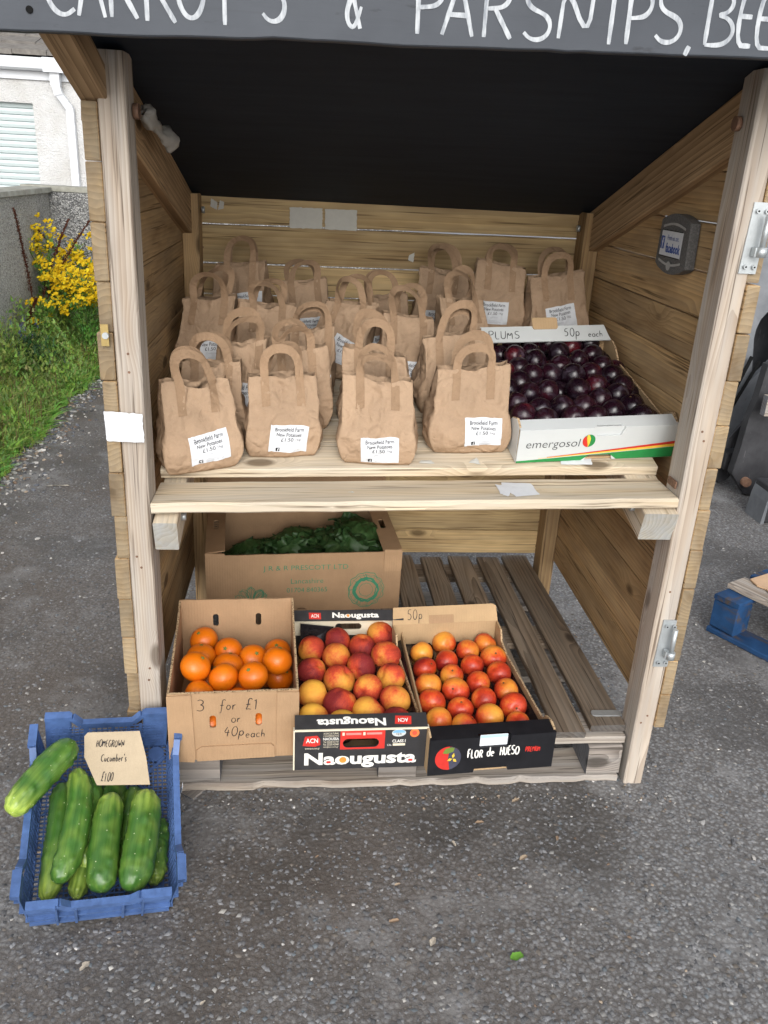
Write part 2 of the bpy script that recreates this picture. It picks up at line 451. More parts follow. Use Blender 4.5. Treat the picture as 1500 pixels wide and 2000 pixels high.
tag(mesh('verge', vs, fs, M['soil'], smooth=True), kind='structure')

# loose stones: nobody could count them
ico_v, ico_f = [], []
bm = bmesh.new(); bmesh.ops.create_icosphere(bm, subdivisions=1, radius=1)
ico_v = [v.co.copy() for v in bm.verts]; ico_f = [tuple(v.index for v in f.verts) for f in bm.faces]; bm.free()
SC = [(.10, .10, .105), (.16, .16, .165), (.24, .235, .23), (.34, .33, .31), (.5, .48, .45), (.30, .24, .18), (.20, .14, .10), (.13, .14, .16)]
def stone(mb, x, y, z, r, col):
    q = Matrix.Rotation(random.random() * 6.3, 3, 'Z') @ Matrix.Rotation(random.uniform(-.4, .4), 3, 'X')
    sx, sy, sz = r * random.uniform(.8, 1.4), r * random.uniform(.6, 1.0), r * random.uniform(.4, .7)
    k = random.random() * 50
    vs = []
    for v in ico_v:
        e = 1 + .55 * mnoise.noise(v * 1.3 + Vector((k, k, 0)))
        p = q @ Vector((v.x * sx * e, v.y * sy * e, v.z * sz * e)); vs.append((x + p.x, y + p.y, z + p.z + sz * .35))
    t = random.uniform(.75, 1.25); mb.add(vs, ico_f, tuple(c * t for c in col))
mb = MB()
for i in range(3600):
    y = -1.15 + 5.2 * random.random() ** 1.5; x = random.uniform(-1.0 - .25 * (y + 1), .75 + .55 * (y + 1))
    if -.56 < x < .56 and .03 < y < .95 and random.random() < .7: continue
    big = random.random() < .05
    r = random.uniform(.004, .0075) if big else random.uniform(.0014, .0036)
    if x > .3: r *= 1.1
    stone(mb, x, y, 0, r, random.choice(SC[1:] if random.random() < .42 else SC[:3]))
for i in range(420):       # grit gathered along the foot of the stall
    x = random.uniform(-.62, .66); y = -.035 - abs(random.gauss(0, .022)) if random.random() < .7 else random.uniform(.0, .9)
    if y > -.02: x = random.choice((-.655, .655)) + random.gauss(0, .02)
    stone(mb, x, y, 0, random.uniform(.0014, .0042), random.choice(SC))
tag(mb.build('loose_stones', M['stones']), 'small loose stones scattered over the tarmac', 'gravel', kind='stuff')
mb = MB()
for i in range(3000):
    y = 1.2 + 3.7 * random.random(); e = verge_edge(y)
    x = e + .01 + abs(random.gauss(0, .11)) - .06
    stone(mb, x, y, max(0, verge_z(x, y)) if x < e else 0, random.uniform(.004, .013), random.choice(SC))
tag(mb.build('gravel_strip', M['stones']), 'band of pale gravel along the edge of the grass verge', 'gravel', kind='stuff')


# stone chippings bedded in the tarmac: angular little stones, as geometry near the camera
def chippings(n, ybox, dens, rlo, rhi, seed):
    g = np.random.default_rng(seed); y = ybox[0] + (ybox[1] - ybox[0]) * g.random(n) ** dens
    hw = 1.0 + .50 * (y + 1.2); x = -.12 + .10 * (y + 1) + (g.random(n) * 2 - 1) * hw
    r = rlo + (rhi - rlo) * g.random(n) ** 2
    a = g.random(n) * 6.283; base = np.array([[1, 0, 0], [-1, 0, 0], [0, 1, 0], [0, -1, 0], [.3, .2, .75], [-.35, -.3, .62], [0, 0, -1]])
    V = np.repeat(base[None], n, 0) * (1 + .5 * (g.random((n, 7, 3)) - .5)); V[:, :, 0] *= 1.0; V[:, :, 1] *= .72
    ca, sa = np.cos(a)[:, None], np.sin(a)[:, None]; X = V[:, :, 0] * ca - V[:, :, 1] * sa; Y = V[:, :, 0] * sa + V[:, :, 1] * ca
    V = np.stack([X * r[:, None] + x[:, None], Y * r[:, None] + y[:, None], (V[:, :, 2] * .55 + .02) * r[:, None] - .0004], -1)
    F = np.array([[0, 2, 4], [2, 1, 5], [2, 5, 4], [1, 3, 5], [3, 0, 4], [3, 4, 5]])
    F = (F[None] + 7 * np.arange(n)[:, None, None]).reshape(-1, 3)
    me = bpy.data.meshes.new('chippings'); me.vertices.add(n * 7); me.vertices.foreach_set('co', V.reshape(-1)); me.loops.add(F.size); me.loops.foreach_set('vertex_index', F.reshape(-1)); me.polygons.add(len(F)); me.polygons.foreach_set('loop_start', np.arange(len(F)) * 3); me.update(calc_edges=True)
    pal = np.array([(.11, .11, .113), (.155, .155, .158), (.20, .20, .205), (.25, .25, .254), (.165, .145, .125), (.31, .30, .285), (.16, .18, .195), (.50, .48, .44)]); pr = np.array([.14, .22, .24, .17, .12, .05, .05, .01])
    c = pal[g.choice(8, n, p=pr)] * (.8 + .4 * g.random((n, 1))); col = np.ones((n, 7, 4)); col[:, :, :3] = c[:, None]
    at = me.color_attributes.new('Col', 'FLOAT_COLOR', 'POINT'); at.data.foreach_set('color', col.reshape(-1))
    return link('chippings', me, M['stones'])
tag(chippings(70000, (-1.2, 2.8), 1.5, .0024, .0085, 4), 'dark stone chippings bedded in the tarmac', 'chippings', kind='stuff')
mb = MB()
for i, (x, y, s, rt) in enumerate([(.268, -.058, .012, .5), (.168, -.128, .011, .1), (.10, -.19, .009, 1.9), (.245, -.235, .012, .6), (-.05, -.39, .011, .2), (.02, -.44, .012, 1.1), (-.035, -.30, .007, .4), (.335, -.18, .008, 1.3), (-.62, -.47, .012, 1.0), (-.78, -.20, .012, .6), (-.86, .06, .012, .2), (-.40, -.55, .006, .8), (.12, -.62, .006, .3), (-.2, -.22, .005, .7)]):
    k = i * 3.7; n = 8; vs = []
    for j in range(n + 1):
        u = j / n * 2 - 1; wd = math.sqrt(max(0, 1 - u * u)) * .42 * (1 + .8 * mnoise.noise((u * 3 + k, k, 0))) * s
        for sg in (-1, 0, 1):
            px, py = u * s, sg * wd; vs.append((x + px * math.cos(rt) - py * math.sin(rt), y + px * math.sin(rt) + py * math.cos(rt), .003 + abs(sg) * wd * .4 + .1 * s * abs(mnoise.noise((u * 2, sg + k, 2)))))
    mb.add(vs, [f for j in range(n) for f in ((j * 3, j * 3 + 1, j * 3 + 4, j * 3 + 3), (j * 3 + 1, j * 3 + 2, j * 3 + 5, j * 3 + 4))], [(.40, .31, .22), (.34, .24, .16), (.48, .42, .34)][i % 3])
tag(mb.build('dry_litter', M['debris']), 'small tan flakes of bark and dry leaf strewn over the tarmac', 'litter', kind='stuff')
# litter: one fresh leaf, a twig
def flake(name, x, y, s, col, label, rot, cat='litter', curl=.25, group=None, asp=.45):
    n = 9; vs = []; fs = []
    k = random.random() * 40
    for i in range(n + 1):
        u = i / n * 2 - 1; wd = math.sqrt(max(0, 1 - u * u)) * asp * (1 + .7 * mnoise.noise((u * 3 + k, k, 0)))
        for sgn in (-1, 0, 1):
            xx = u * s; yy = sgn * wd * s
            vs.append((xx, yy, .002 + abs(sgn) * wd * s * curl + .12 * s * abs(mnoise.noise((u * 2, sgn + k, 2)))))
    for i in range(n):
        for j in (0, 1):
            a = i * 3 + j; fs.append((a, a + 1, a + 4, a + 3))
    vs += [(a, b, c + .0012) for a, b, c in vs]; N_ = len(vs) // 2
    fs = [f[::-1] for f in fs] + [tuple(i + N_ for i in f) for f in fs]
    mbx = MB(); mbx.add(vs, fs, col)
    o = mbx.build(name, M['debris'], None, T(x, y, 0) @ Matrix.Rotation(rot, 4, 'Z'), True)
    return tag(o, label, cat, group)
flake('fallen_leaf', .175, -.478, .014, (.15, .33, .05), 'small bright green leaf lying on the tarmac', .3, 'leaf', .35, asp=.6)
flake('twig', -1.33, 1.95, .05, (.55, .50, .42), 'pale dry twig on the tarmac beside the verge, at the left edge', .1, 'twig', .2, asp=.08)

# ---- verge vegetation
def blade(mb, x, y, z, h, wd, az, lean, col, n=3):
    dx, dy = math.cos(az), math.sin(az); vs = []
    for i in range(n + 1):
        t = i / n; r_ = lean * h * t * t; ww = wd * (1 - t) ** .7
        px, py, pz = x + dx * r_, y + dy * r_, z + h * (t - .25 * lean * t * t)
        vs += [(px - dy * ww, py + dx * ww, pz), (px + dy * ww, py - dx * ww, pz)]
    mb.add(vs, [(2 * i, 2 * i + 1, 2 * i + 3, 2 * i + 2) for i in range(n)], col)
def gcol(a=1.0):
    t = random.random(); c = (.31 + .20 * t, .48 + .16 * t, .11 + .05 * t)
    if random.random() < .22: c = random.choice([(.46, .37, .19), (.52, .45, .24), (.30, .22, .12)])
    return tuple(v * a * random.uniform(.75, 1.2) for v in c)
mb = MB()
for i in range(17000):
    y = .9 + 4.0 * random.random(); e = verge_edge(y); x = e - abs(random.gauss(0, .3)) + .05
    if x < -2.25: continue
    d = e - x; h = (.05 + .30 * min(1, max(0, d) * 2.2)) * random.uniform(.4, 1.5) * (.8 + .7 * mnoise.noise((x * 3.5, y * 3.5, 4)))
    if d < .1 and random.random() < .45: continue
    blade(mb, x, y, max(0, verge_z(x, y)) - .005, h, random.uniform(.0016, .0042), random.random() * 6.3, random.uniform(.2, 1.1), gcol())
for i in range(2600):      # broad low leaves: plantain, clover, dock seedlings
    y = .9 + 3.9 * random.random(); e = verge_edge(y); x = e - abs(random.gauss(0, .2)) + .04
    blade(mb, x, y, max(0, verge_z(x, y)), random.uniform(.03, .11), random.uniform(.006, .016), random.random() * 6.3, random.uniform(.9, 1.8), tuple(c * random.uniform(.8, 1.2) for c in (.30, .54, .12)))
for i in range(500):       # brown plantain stalks
    y = 1.2 + 3.4 * random.random(); e = verge_edge(y); x = e - abs(random.gauss(.08, .15))
    blade(mb, x, y, max(0, verge_z(x, y)), random.uniform(.10, .22), .0028, random.random() * 6.3, .15, (.20, .13, .07))
for i in range(15000):     # leafy weeds: a dense mass of small leaves, tallest by the wall
    y = 1.3 + 3.6 * random.random(); e = verge_edge(y); d = abs(random.gauss(0, .26)) - .02; x = e - d
    if x < -2.12: continue
    top_ = (.05 + .36 * min(1, max(0, d) * 2.4)) * (.75 + .5 * mnoise.noise((x * 4, y * 4, 9))) * (1.25 if y > 3.6 else 1)
    z = max(0, verge_z(x, y)) + top_ * random.random() ** .55
    t = .6 + .6 * (.5 + .5 * mnoise.noise((x * 6, y * 6, z * 6))) ; c = random.choice([(.30, .48, .11), (.38, .56, .13), (.26, .42, .12), (.44, .54, .18)])
    blade(mb, x, y, z, random.uniform(.018, .045), random.uniform(.004, .011), random.random() * 6.3, random.uniform(.5, 1.6), tuple(v * t * random.uniform(.8, 1.2) for v in c), 2)
tag(mb.build('grass', M['plant']), 'tangled green grass and low weeds covering the verge', 'grass', kind='stuff')

def ragwort(x, y, h, seed, label, nst=9, nfl=34):
    random.seed(seed); t = empty('ragwort_plant', (x, y, max(0, verge_z(x, y)) - .01))
    st, lv, fl = MB(), MB(), MB()
    for s in range(nst):
        az = random.random() * 6.3; ln = random.uniform(.05, .34) * h; hh = h * random.uniform(.62, 1.0)
        top = Vector((math.cos(az) * ln, math.sin(az) * ln, hh)); path = [Vector((0, 0, 0)) + top * (k / 5) * Vector((1, 1, 1)).x for k in range(6)]
        path = [Vector((top.x * (k / 5) ** 1.6, top.y * (k / 5) ** 1.6, hh * k / 5)) for k in range(6)]
        st.add(*tube_verts(path, [.006 - .0007 * k for k in range(6)], 5), (.10, .14, .05))
        for k in range(70):
            f = random.uniform(.12, .97); b = Vector((top.x * f ** 1.6, top.y * f ** 1.6, hh * f)); a2 = random.random() * 6.3
            L_ = random.uniform(.04, .10) * (1.2 - .5 * f)
            for q in range(4):     # feathery lobes
                b2 = b + Vector((math.cos(a2), math.sin(a2), .35)) * (L_ * q / 4)
                blade(lv, b2.x, b2.y, b2.z, L_ * .5, .0055, a2 + random.uniform(-1, 1), .9, tuple(c * random.uniform(.7, 1.25) for c in (.24, .44, .12)), 2)
        for k in range(int(max(3, nfl // nst + 1) * (1.6 if nfl > 10 else .7))):
            c = top + Vector((random.gauss(0, .055), random.gauss(0, .055), random.gauss(-.01, .038)))
            st.add(*tube_verts([top * .86, c], [.0022, .0015], 4), (.10, .16, .05))
            for q in range(13):
                p = c + Vector((random.gauss(0, .018), random.gauss(0, .018), random.gauss(0, .012)))
                r_ = random.uniform(.0085, .0150); n = 7; vs = [p + Vector((0, 0, .003))]; tx, ty = random.uniform(-.5, .5), random.uniform(.1, 1.1)
                for k2 in range(n):
                    a = 6.283 * k2 / n; rr = r_ * (1 if k2 % 2 else .72); vs.append(p + Vector((math.cos(a) * rr, math.sin(a) * rr, (math.cos(a) * tx + math.sin(a) * ty) * rr)))
                fl.add(vs, [(0, 1 + i, 1 + (i + 1) % n) for i in range(n)], random.choice([(.84, .60, .02), (.90, .70, .03), (.78, .52, .015)]))
    st.build('stems', M['plant'], t); lv.build('leaves', M['plant'], t); fl.build('flowers', M['plant'], t)['kind'] = 'stuff'
    tag(t, label, 'plant', 'yellow flowering weeds by the wall')
ragwort(-2.00, 4.55, .80, 11, 'tallest yellow ragwort clump, close against the roughcast wall corner', 11, 44)
ragwort(-1.76, 4.35, .60, 12, 'bushy yellow ragwort in the middle of the flowering group', 11, 40)
ragwort(-1.48, 4.40, .66, 13, 'yellow ragwort half hidden behind the left stall boards', 11, 46)
ragwort(-2.02, 4.05, .42, 14, 'low ragwort with few yellow heads nearest the left edge', 6, 7)
def dock(x, y, h, seed, label):
    random.seed(seed); t = empty('dock_plant', (x, y, max(0, verge_z(x, y)) - .01)); st, sd_, lv = MB(), MB(), MB()
    for s in range(3):
        az = random.random() * 6.3; ln = random.uniform(.1, .5) * h; hh = h * random.uniform(.6, 1)
        path = [Vector((math.cos(az) * ln * (k / 7) ** 1.7, math.sin(az) * ln * (k / 7) ** 1.7, hh * k / 7)) for k in range(8)]
        st.add(*tube_verts(path, .0045, 5), (.14, .055, .035))
        for k in range(330):
            f = random.uniform(.42, 1.0) * 6.99; i = int(f); b = path[i].lerp(path[i + 1], f - i); a = random.random() * 6.3; r_ = random.uniform(.004, .02) * (1.25 - f / 7 * .7)
            blade(sd_, b.x + math.cos(a) * r_, b.y + math.sin(a) * r_, b.z, .011, .0055, a, .5, random.choice([(.11, .035, .022), (.16, .055, .03), (.085, .03, .02)]), 1)
    for k in range(10): blade(lv, 0, 0, .01, random.uniform(.15, .25), .022, random.random() * 6.3, 1.2, (.09, .17, .05))
    st.build('stems', M['plant'], t); sd_.build('seed_heads', M['plant'], t); lv.build('leaves', M['plant'], t)
    tag(t, label, 'plant', 'dead brown dock stalks by the wall')
dock(-2.10, 4.35, .98, 21, 'tall dark brown dock seed stalk rising against the roughcast wall')
dock(-2.09, 4.02, .66, 22, 'lower brown dock spike at the left beside the wall')
dock(-1.78, 4.80, .88, 23, 'brown dock spike bending right behind the yellow flowers')
dock(-2.05, 3.30, .55, 24, 'brown dock stalks at the left edge of the verge')
def vetch(x, y, seed):
    random.seed(seed); t = empty('vetch_plant', (x, y, verge_z(x, y))); lv, fl = MB(), MB()
    for k in range(420):
        a = random.random() * 6.3; r_ = abs(random.gauss(0, .10)); blade(lv, math.cos(a) * r_, math.sin(a) * r_, random.uniform(.02, .26), .05, .006, random.random() * 6.3, 1, tuple(c * random.uniform(.7, 1.2) for c in (.075, .15, .06)), 2)
    for k in range(16):
        x_, y_, z_ = random.gauss(0, .07), random.gauss(0, .07), random.uniform(.16, .34)
        for q in range(9): blade(fl, x_ + random.gauss(0, .004), y_, z_ + q * .004, .009, .004, random.random() * 6.3, .8, random.choice([(.12, .11, .30), (.17, .16, .36)]), 1)
    lv.build('leaves', M['plant'], t); fl.build('flowers', M['plant'], t)['kind'] = 'stuff'
    tag(t, 'leafy weed with small blue purple flowers low in the verge', 'plant')
vetch(-1.93, 3.62, 31)
random.seed(99)

# ---- roughcast garden wall with a corner
def mk_dash(name, dark=(.22, .215, .195), lite=(.56, .55, .51), mid=(.40, .39, .36), dirt=True):
    nt = NT(name); p = nt.geo(); v, c = nt.vor2(p, 125); c = sepx(nt, c)[0]
    col = nt.ramp(c, [(.0, dark), (.5, mid), (.82, lite), (1, (.55, .54, .5))]); g = nt.noise(p, 2.2, 5, .65)
    if dirt:
        col = nt.mix(nt.ramp(g, [(.42, 0), (.72, .5)]), col, (.09, .09, .085))
        strk = nt.noise(nt.map(p, (5, 5, .6)), 1, 4, .6); col = nt.mix(nt.ramp(strk, [(.5, 0), (.75, .35)]), col, (.34, .33, .29))
    nt.bump(nt.math('ADD', v, nt.math('MULTIPLY', nt.noise(p, 160, 3, .6), .4)), .9, .012); return nt.end(col, .9, .2)
M['dash'] = mk_dash('roughcast'); M['dash2'] = mk_dash('roughcast with painted shade', (.10, .10, .10), (.44, .44, .43), (.24, .24, .235))  # second copy: the right segment's shade is put into its speckled colours
nt = NT('mossy coping concrete'); p = nt.geo(); g = nt.noise(p, 8, 6, .65); nt.bump(g, .5, .01)
M['coping'] = nt.end(nt.ramp(g, [(.3, (.20, .195, .16)), (.7, (.40, .395, .35))]), .9, .2)
t = empty('garden_wall', (-2.13, 5.0, 0))
mbw = MB(); mbw.box((-.16, -4.2, -.05), (0, 0, 1.085)); mbw.build('wall_face', M['dash'], t)
mbw = MB(); mbw.box((-.162, .002, -.05), (2.6, .16, 1.09)); mbw.build('wall_face', M['dash2'], t)
for k in range(7):
    mbw = MB(); y1 = -.012 - k * .6; j = random.uniform(-.004, .004)
    mbw.box((-.19 + j, max(-4.2, y1 - .592), 1.087), (.028 + j, y1, 1.12 + j)); mbw.build('coping_stone', M['coping'], t)
for k in range(5):
    mbw = MB(); x0 = -.19 + k * .56; j = random.uniform(-.004, .004); mbw.box((x0, -.008 + j, 1.093), (x0 + .552, .19, 1.128 + j)); mbw.build('coping_stone', M['coping'], t)
tag(t, 'grey roughcast garden wall with flat coping turning a corner behind the weeds', 'wall')

# ---- white house behind the wall
nt = NT('white roughcast render'); p = nt.geo(); g = nt.noise(p, 3, 5, .6); nt.bump(nt.math('ADD', nt.noise(p, 45, 4, .6), nt.vor(p, 60)), .55, .014)
M['render'] = nt.end(nt.ramp(g, [(.35, (.50, .49, .47)), (.6, (.58, .58, .575))]), .85, .2)
nt = NT('grey roof tile'); p = nt.obj(); g = nt.noise(p, 14, 5, .65); nt.bump(g, .4, .008)
M['tile'] = nt.end(nt.mix(nt.math('MULTIPLY', nt.rand(), .5), nt.ramp(g, [(.3, (.13, .118, .105)), (.7, (.24, .222, .20))]), (.11, .105, .10)), .85, .2)
M['upvc'] = plain('white plastic', (.66, .68, .71), .3, .5, var=.02, bump=0)
M['shutter'] = plain('pale blue white shutter slat', (.54, .61, .61), .4, .4, var=.02, bump=0)
H = empty('white_house', (-4, 9, 0))
plate('wall', [(-3, -.1), (4.5, -.1), (4.5, 2.25), (-3, 2.25)], [rect(-1.0, .55, .64, 1.835)], .25, M['render'], H, T(0, 0, 0))
sh = MB(); sh.box((-1.02, .09, .53), (.66, .12, 1.86)); shp = sh.build('shutter', M['shutter'], H)
for k in range(19):
    z0 = .56 + k * .068; s = MB()
    zz = [(z0, .085), (z0 + .004, .072), (z0 + .034, .062), (z0 + .060, .070), (z0 + .064, .085)]
    vs = [(x, y, z) for x in (-.995, .635) for z, y in zz]
    s.add(vs, [(i, 5 + i, 6 + i, i + 1) for i in range(4)] + [(4, 3, 2, 1, 0), (5, 6, 7, 8, 9)])
    s.build('slat', M['shutter'], shp)
s = MB(); s.box((-3.1, -.03, 2.07), (4.6, -.003, 2.245)); s.build('fascia_board', M['upvc'], H)
g_ = MB(); pr = [(-.035, .115), (-.05, .02), (-.075, 0), (-.12, 0), (-.145, .02), (-.155, .115), (-.163, .115), (-.163, .108), (-.15, .01), (-.122, -.01), (-.073, -.01), (-.042, .012), (-.028, .108), (-.028, .115)]
vs = [(x, y, 2.165 + z) for x in (-3.1, 4.6) for y, z in pr]; n = len(pr)
g_.add(vs, [(i, (i + 1) % n, n + (i + 1) % n, n + i) for i in range(n)]); gut = g_.build('gutter', M['upvc'], H)
s = MB(); s.box((.83, -.172, 2.145), (1.07, -.02, 2.286)); s.box((.885, -.13, 2.02), (.985, -.05, 2.146)); s.build('gutter_outlet', M['upvc'], gut)
d_ = MB(); d_.bar((.935, -.09, 2.03), (.96, -.09, 1.93), (0, 1, 0), .075, .085); d_.bar((.955, -.085, 1.95), (1.055, -.05, 1.80), (0, 1, 0), .07, .075); d_.bar((1.055, -.045, 1.815), (1.055, -.045, .0), (0, 1, 0), .07, .08); d_.build('downpipe', M['upvc'], H)
cyl('overflow_pipe', (-.43, -.03, 1.99), (-.43, .05, 1.99), .028, M['upvc'], H); cyl('pipe_bore', (-.43, -.032, 1.99), (-.43, -.02, 1.99), .018, M['dark'], H)
sl = .36
deck = MB(); deck.add([(-3.1, -.12, 2.26), (4.6, -.12, 2.26), (4.6, 4.9, 2.26 + 5.02 * sl), (-3.1, 4.9, 2.26 + 5.02 * sl)], [(0, 1, 2, 3)]); rf = deck.build('roof', M['dark'], H)
for r_ in range(7):
    y0 = -.14 + r_ * .27; z0 = 2.30 + (y0 + .14) * sl
    for c_ in range(12):
        x0 = -2.0 + c_ * .36 + (.18 if r_ % 2 else 0); j = random.uniform(-.006, .006); x1 = x0 + .354
        s = MB(); s.add([(x0, y0, z0 + j), (x1, y0, z0 + j), (x1, y0 + .32, z0 + .32 * sl + j - .01), (x0, y0 + .32, z0 + .32 * sl + j - .01), (x0, y0, z0 + .05 + j), (x1, y0, z0 + .05 + j), (x1, y0 + .32, z0 + .03 + .32 * sl + j), (x0, y0 + .32, z0 + .03 + .32 * sl + j)],
                        [(0, 3, 2, 1), (4, 5, 6, 7), (0, 1, 5, 4), (1, 2, 6, 5), (2, 3, 7, 6), (3, 0, 4, 7)])
        s.build('roof_tile', M['tile'], rf)
tag(H, 'white rendered house with closed roller shutter, gutter, downpipe and grey tiled roof', 'house')

# ------------------------------------------------------------------ the stall
S = empty('market_stall', (0, 0, 0))
tag(S, 'open fronted wooden farm produce stall with black roof, sloping shelf and painted sign board', 'stall')
XI, XO, D, PT = .550, .597, .976, .076
def roof_z(x, y): return 1.268 + (.295 + .020 * x / .55) * (D - y)
for sx in (-1, 1):
    xm = sx * (XI + XO) / 2
    zt = roof_z(xm, .04) - .002
    board('post', (xm, PT / 2, 0), (xm, PT / 2, zt), (1, 0, 0), XO - XI, PT, M['post'], S, ch=.003, seg=14, rough=.0012)
    zt = roof_z(xm, D - .04) - .004
    board('post', (xm, D - PT / 2, 0), (xm, D - PT / 2, zt), (1, 0, 0), XO - XI, PT, M['side'], S, ch=.003, seg=10, rough=.001)
# side boards
LZ = [.128, .219, .317, .408, .501, .596, .690, .783, .872, .967, 1.058, 1.150, 1.252, 1.351, 1.449]
RZ = [.168, .261, .352, .444, .538, .632, .726, .820, .913, 1.006, 1.100, 1.196, 1.295, 1.395, 1.47]
def clip_board(z0, z1, x, e0, e1):
    zl = lambda y: roof_z(x, y) - .09
    pts = [(e0, z0)]
    top = []
    n = 24
    for i in range(n + 1):
        y = e0 + (e1 - e0) * i / n
        top.append((y, min(z1, zl(y))))
    top = [q for q in top if q[1] > z0 + .004]
    if not top: return None
    return [(top[0][0], z0), (top[-1][0], z0)] + top[::-1]
def bevel_poly(o, wd=.002):
    mo = o.modifiers.new('bevel', 'BEVEL'); mo.width = wd; mo.segments = 2; mo.limit_method = 'ANGLE'; mo.angle_limit = R(60)
for sx, ZS in ((-1, LZ), (1, RZ)):
    for k in range(len(ZS) - 1):
        gap = .0012 if sx < 0 else (.0045 if k in (10, 11) else (.0025 if k == 12 else .0012))
        e0 = random.uniform(-.006, .002); x = sx * XO
        jx = random.uniform(-.0015, .0015)
        po = clip_board(ZS[k] + gap / 2, ZS[k + 1] - gap / 2, x, e0, D + .022 + random.uniform(-.004, .004))
        if not po: continue
        # keep the polygon simple
        q = [po[0]]
        for i in range(1, len(po) - 1):
            a, b, c = q[-1], po[i], po[i + 1]
            if abs((b[0] - a[0]) * (c[1] - a[1]) - (b[1] - a[1]) * (c[0] - a[0])) > 2e-5: q.append(b)
        q.append(po[-1])
        th = .027 + random.uniform(-.003, .003)
        o = plate('side_board', q, None, th, M['side'], S, frame((x if sx < 0 else x + th, 0, 0), (0, 1, 0), (0, 0, 1)) @ T(0, jx - .0006 if sx > 0 else jx + .0006, 0))
        bevel_poly(o, .0025)
BZ = [.157, .243, .345, .445, .548, .648, .747, .842, .918, .998, 1.087, 1.196, 1.30]
for k in range(len(BZ) - 1):
    gap = .0045 if k >= 8 else .002
    z0, z1 = BZ[k] + gap / 2, BZ[k + 1] - gap / 2
    board('back_board', (-XO - .02, D + .0125, (z0 + z1) / 2 - .003), (XO + .02, D + .0125, (z0 + z1) / 2 + .005), (0, 0, 1), z1 - z0, .022, M['back'], S, seg=12, rough=.0016)
# nail heads
def nail(x, y, z, dx, dy, r=.0032): cyl('nail_head', (x, y, z), (x + dx, y + dy, z), r, M['rusty'], S, n=8)
for k in range(len(BZ) - 1):
    for xx in (-.572, .574): nail(xx * .962, D + .002, (BZ[k] + BZ[k + 1]) / 2 + random.uniform(-.02, .02), 0, -.0018)
for zz in (1.02, .985, .60, .575, .33, .30): nail(-.575 + random.uniform(-.008, .008), .001, zz, 0, -.002, .0026)
for zz in (.90, .88, .53, .20, .18): nail(.572 + random.uniform(-.008, .008), .001, zz, 0, -.002, .0026)
# rafters
for sx in (-1, 1):
    x0, x1 = (XO - .028), (XO + .033)
    xm = sx * (x0 + x1) / 2
    ya, yb = .03, .965
    dz = .0605
    xo_ = sx * (XO + .031)
    zo = .03 * (sx > 0); board('overhang_arm', (xo_ - sx * .024, -.199, 1.519 + zo + .026), (xo_ - sx * .024, .06, 1.429 + zo + .026), (1, 0, 0), .048, .05, M['rafter'], S, ch=.002)
    board('rafter', (xm, ya, roof_z(xm, ya) - dz), (xm, yb, roof_z(xm, yb) - dz), (1, 0, 0), x1 - x0, .112, M['rafter'], S, ch=.003, seg=8)
# roof panel (black underside)
vs, fs = [], []
nx, ny = 8, 8
for lay in (0, .014):
    for j in range(ny + 1):
        for i in range(nx + 1):
            x = -.634 + 1.268 * i / nx; y = -.199 + (1.12 + .199) * j / ny; vs.append((x, y, roof_z(x, y) + lay))
n1 = (nx + 1) * (ny + 1)
for j in range(ny):
    for i in range(nx):
        a = j * (nx + 1) + i; fs.append((a, a + nx + 1, a + nx + 2, a + 1)); fs.append((n1 + a, n1 + a + 1, n1 + a + nx + 2, n1 + a + nx + 1))
edge = [i for i in range(nx + 1)] + [j * (nx + 1) + nx for j in range(1, ny + 1)] + [ny * (nx + 1) + i for i in range(nx - 1, -1, -1)] + [j * (nx + 1) for j in range(ny - 1, 0, -1)]
for a, b in zip(edge, edge[1:] + edge[:1]): fs.append((a, b, b + n1, a + n1))
mesh('roof_panel', vs, fs, M['roof'], S)
# sign board over the opening
FY, FX0, FX1, FH = -.224, -.80, .80, .17
fz = lambda x: 1.534 + .0275 * x
vs, fs = [], []
n = 60
for i in range(n + 1):
    x = FX0 + (FX1 - FX0) * i / n
    nick = .0035 * mnoise.noise((x * 7, 2, 1)) + (.004 if -.33 < x < -.24 else 0) * (1 - abs(x + .285) / .045) + .0012 * mnoise.noise((x * 40, 5, 1))
    for (yy, zz) in ((0, 0 + nick + .002), (.002, nick), (.022, nick), (.022, FH), (0, FH)): vs.append((x, FY + yy, fz(x) + zz))
for i in range(n):
    for k in range(5): fs.append((i * 5 + k, i * 5 + 5 + k, i * 5 + 5 + (k + 1) % 5, i * 5 + (k + 1) % 5))
fs += [(0, 1, 2, 3, 4), tuple(n * 5 + k for k in (4, 3, 2, 1, 0))]
fs = [f[::-1] for f in fs]
fas = mesh('sign_board', vs, fs, M['fascia'], S)
for x, z in ((-.628, .044), (-.628, .026)):
    cyl('screw', (x, FY - .0025, fz(x) + z), (x, FY + .001, fz(x) + z), .0048, M['galv'] if z > .03 else M['dark'], fas)
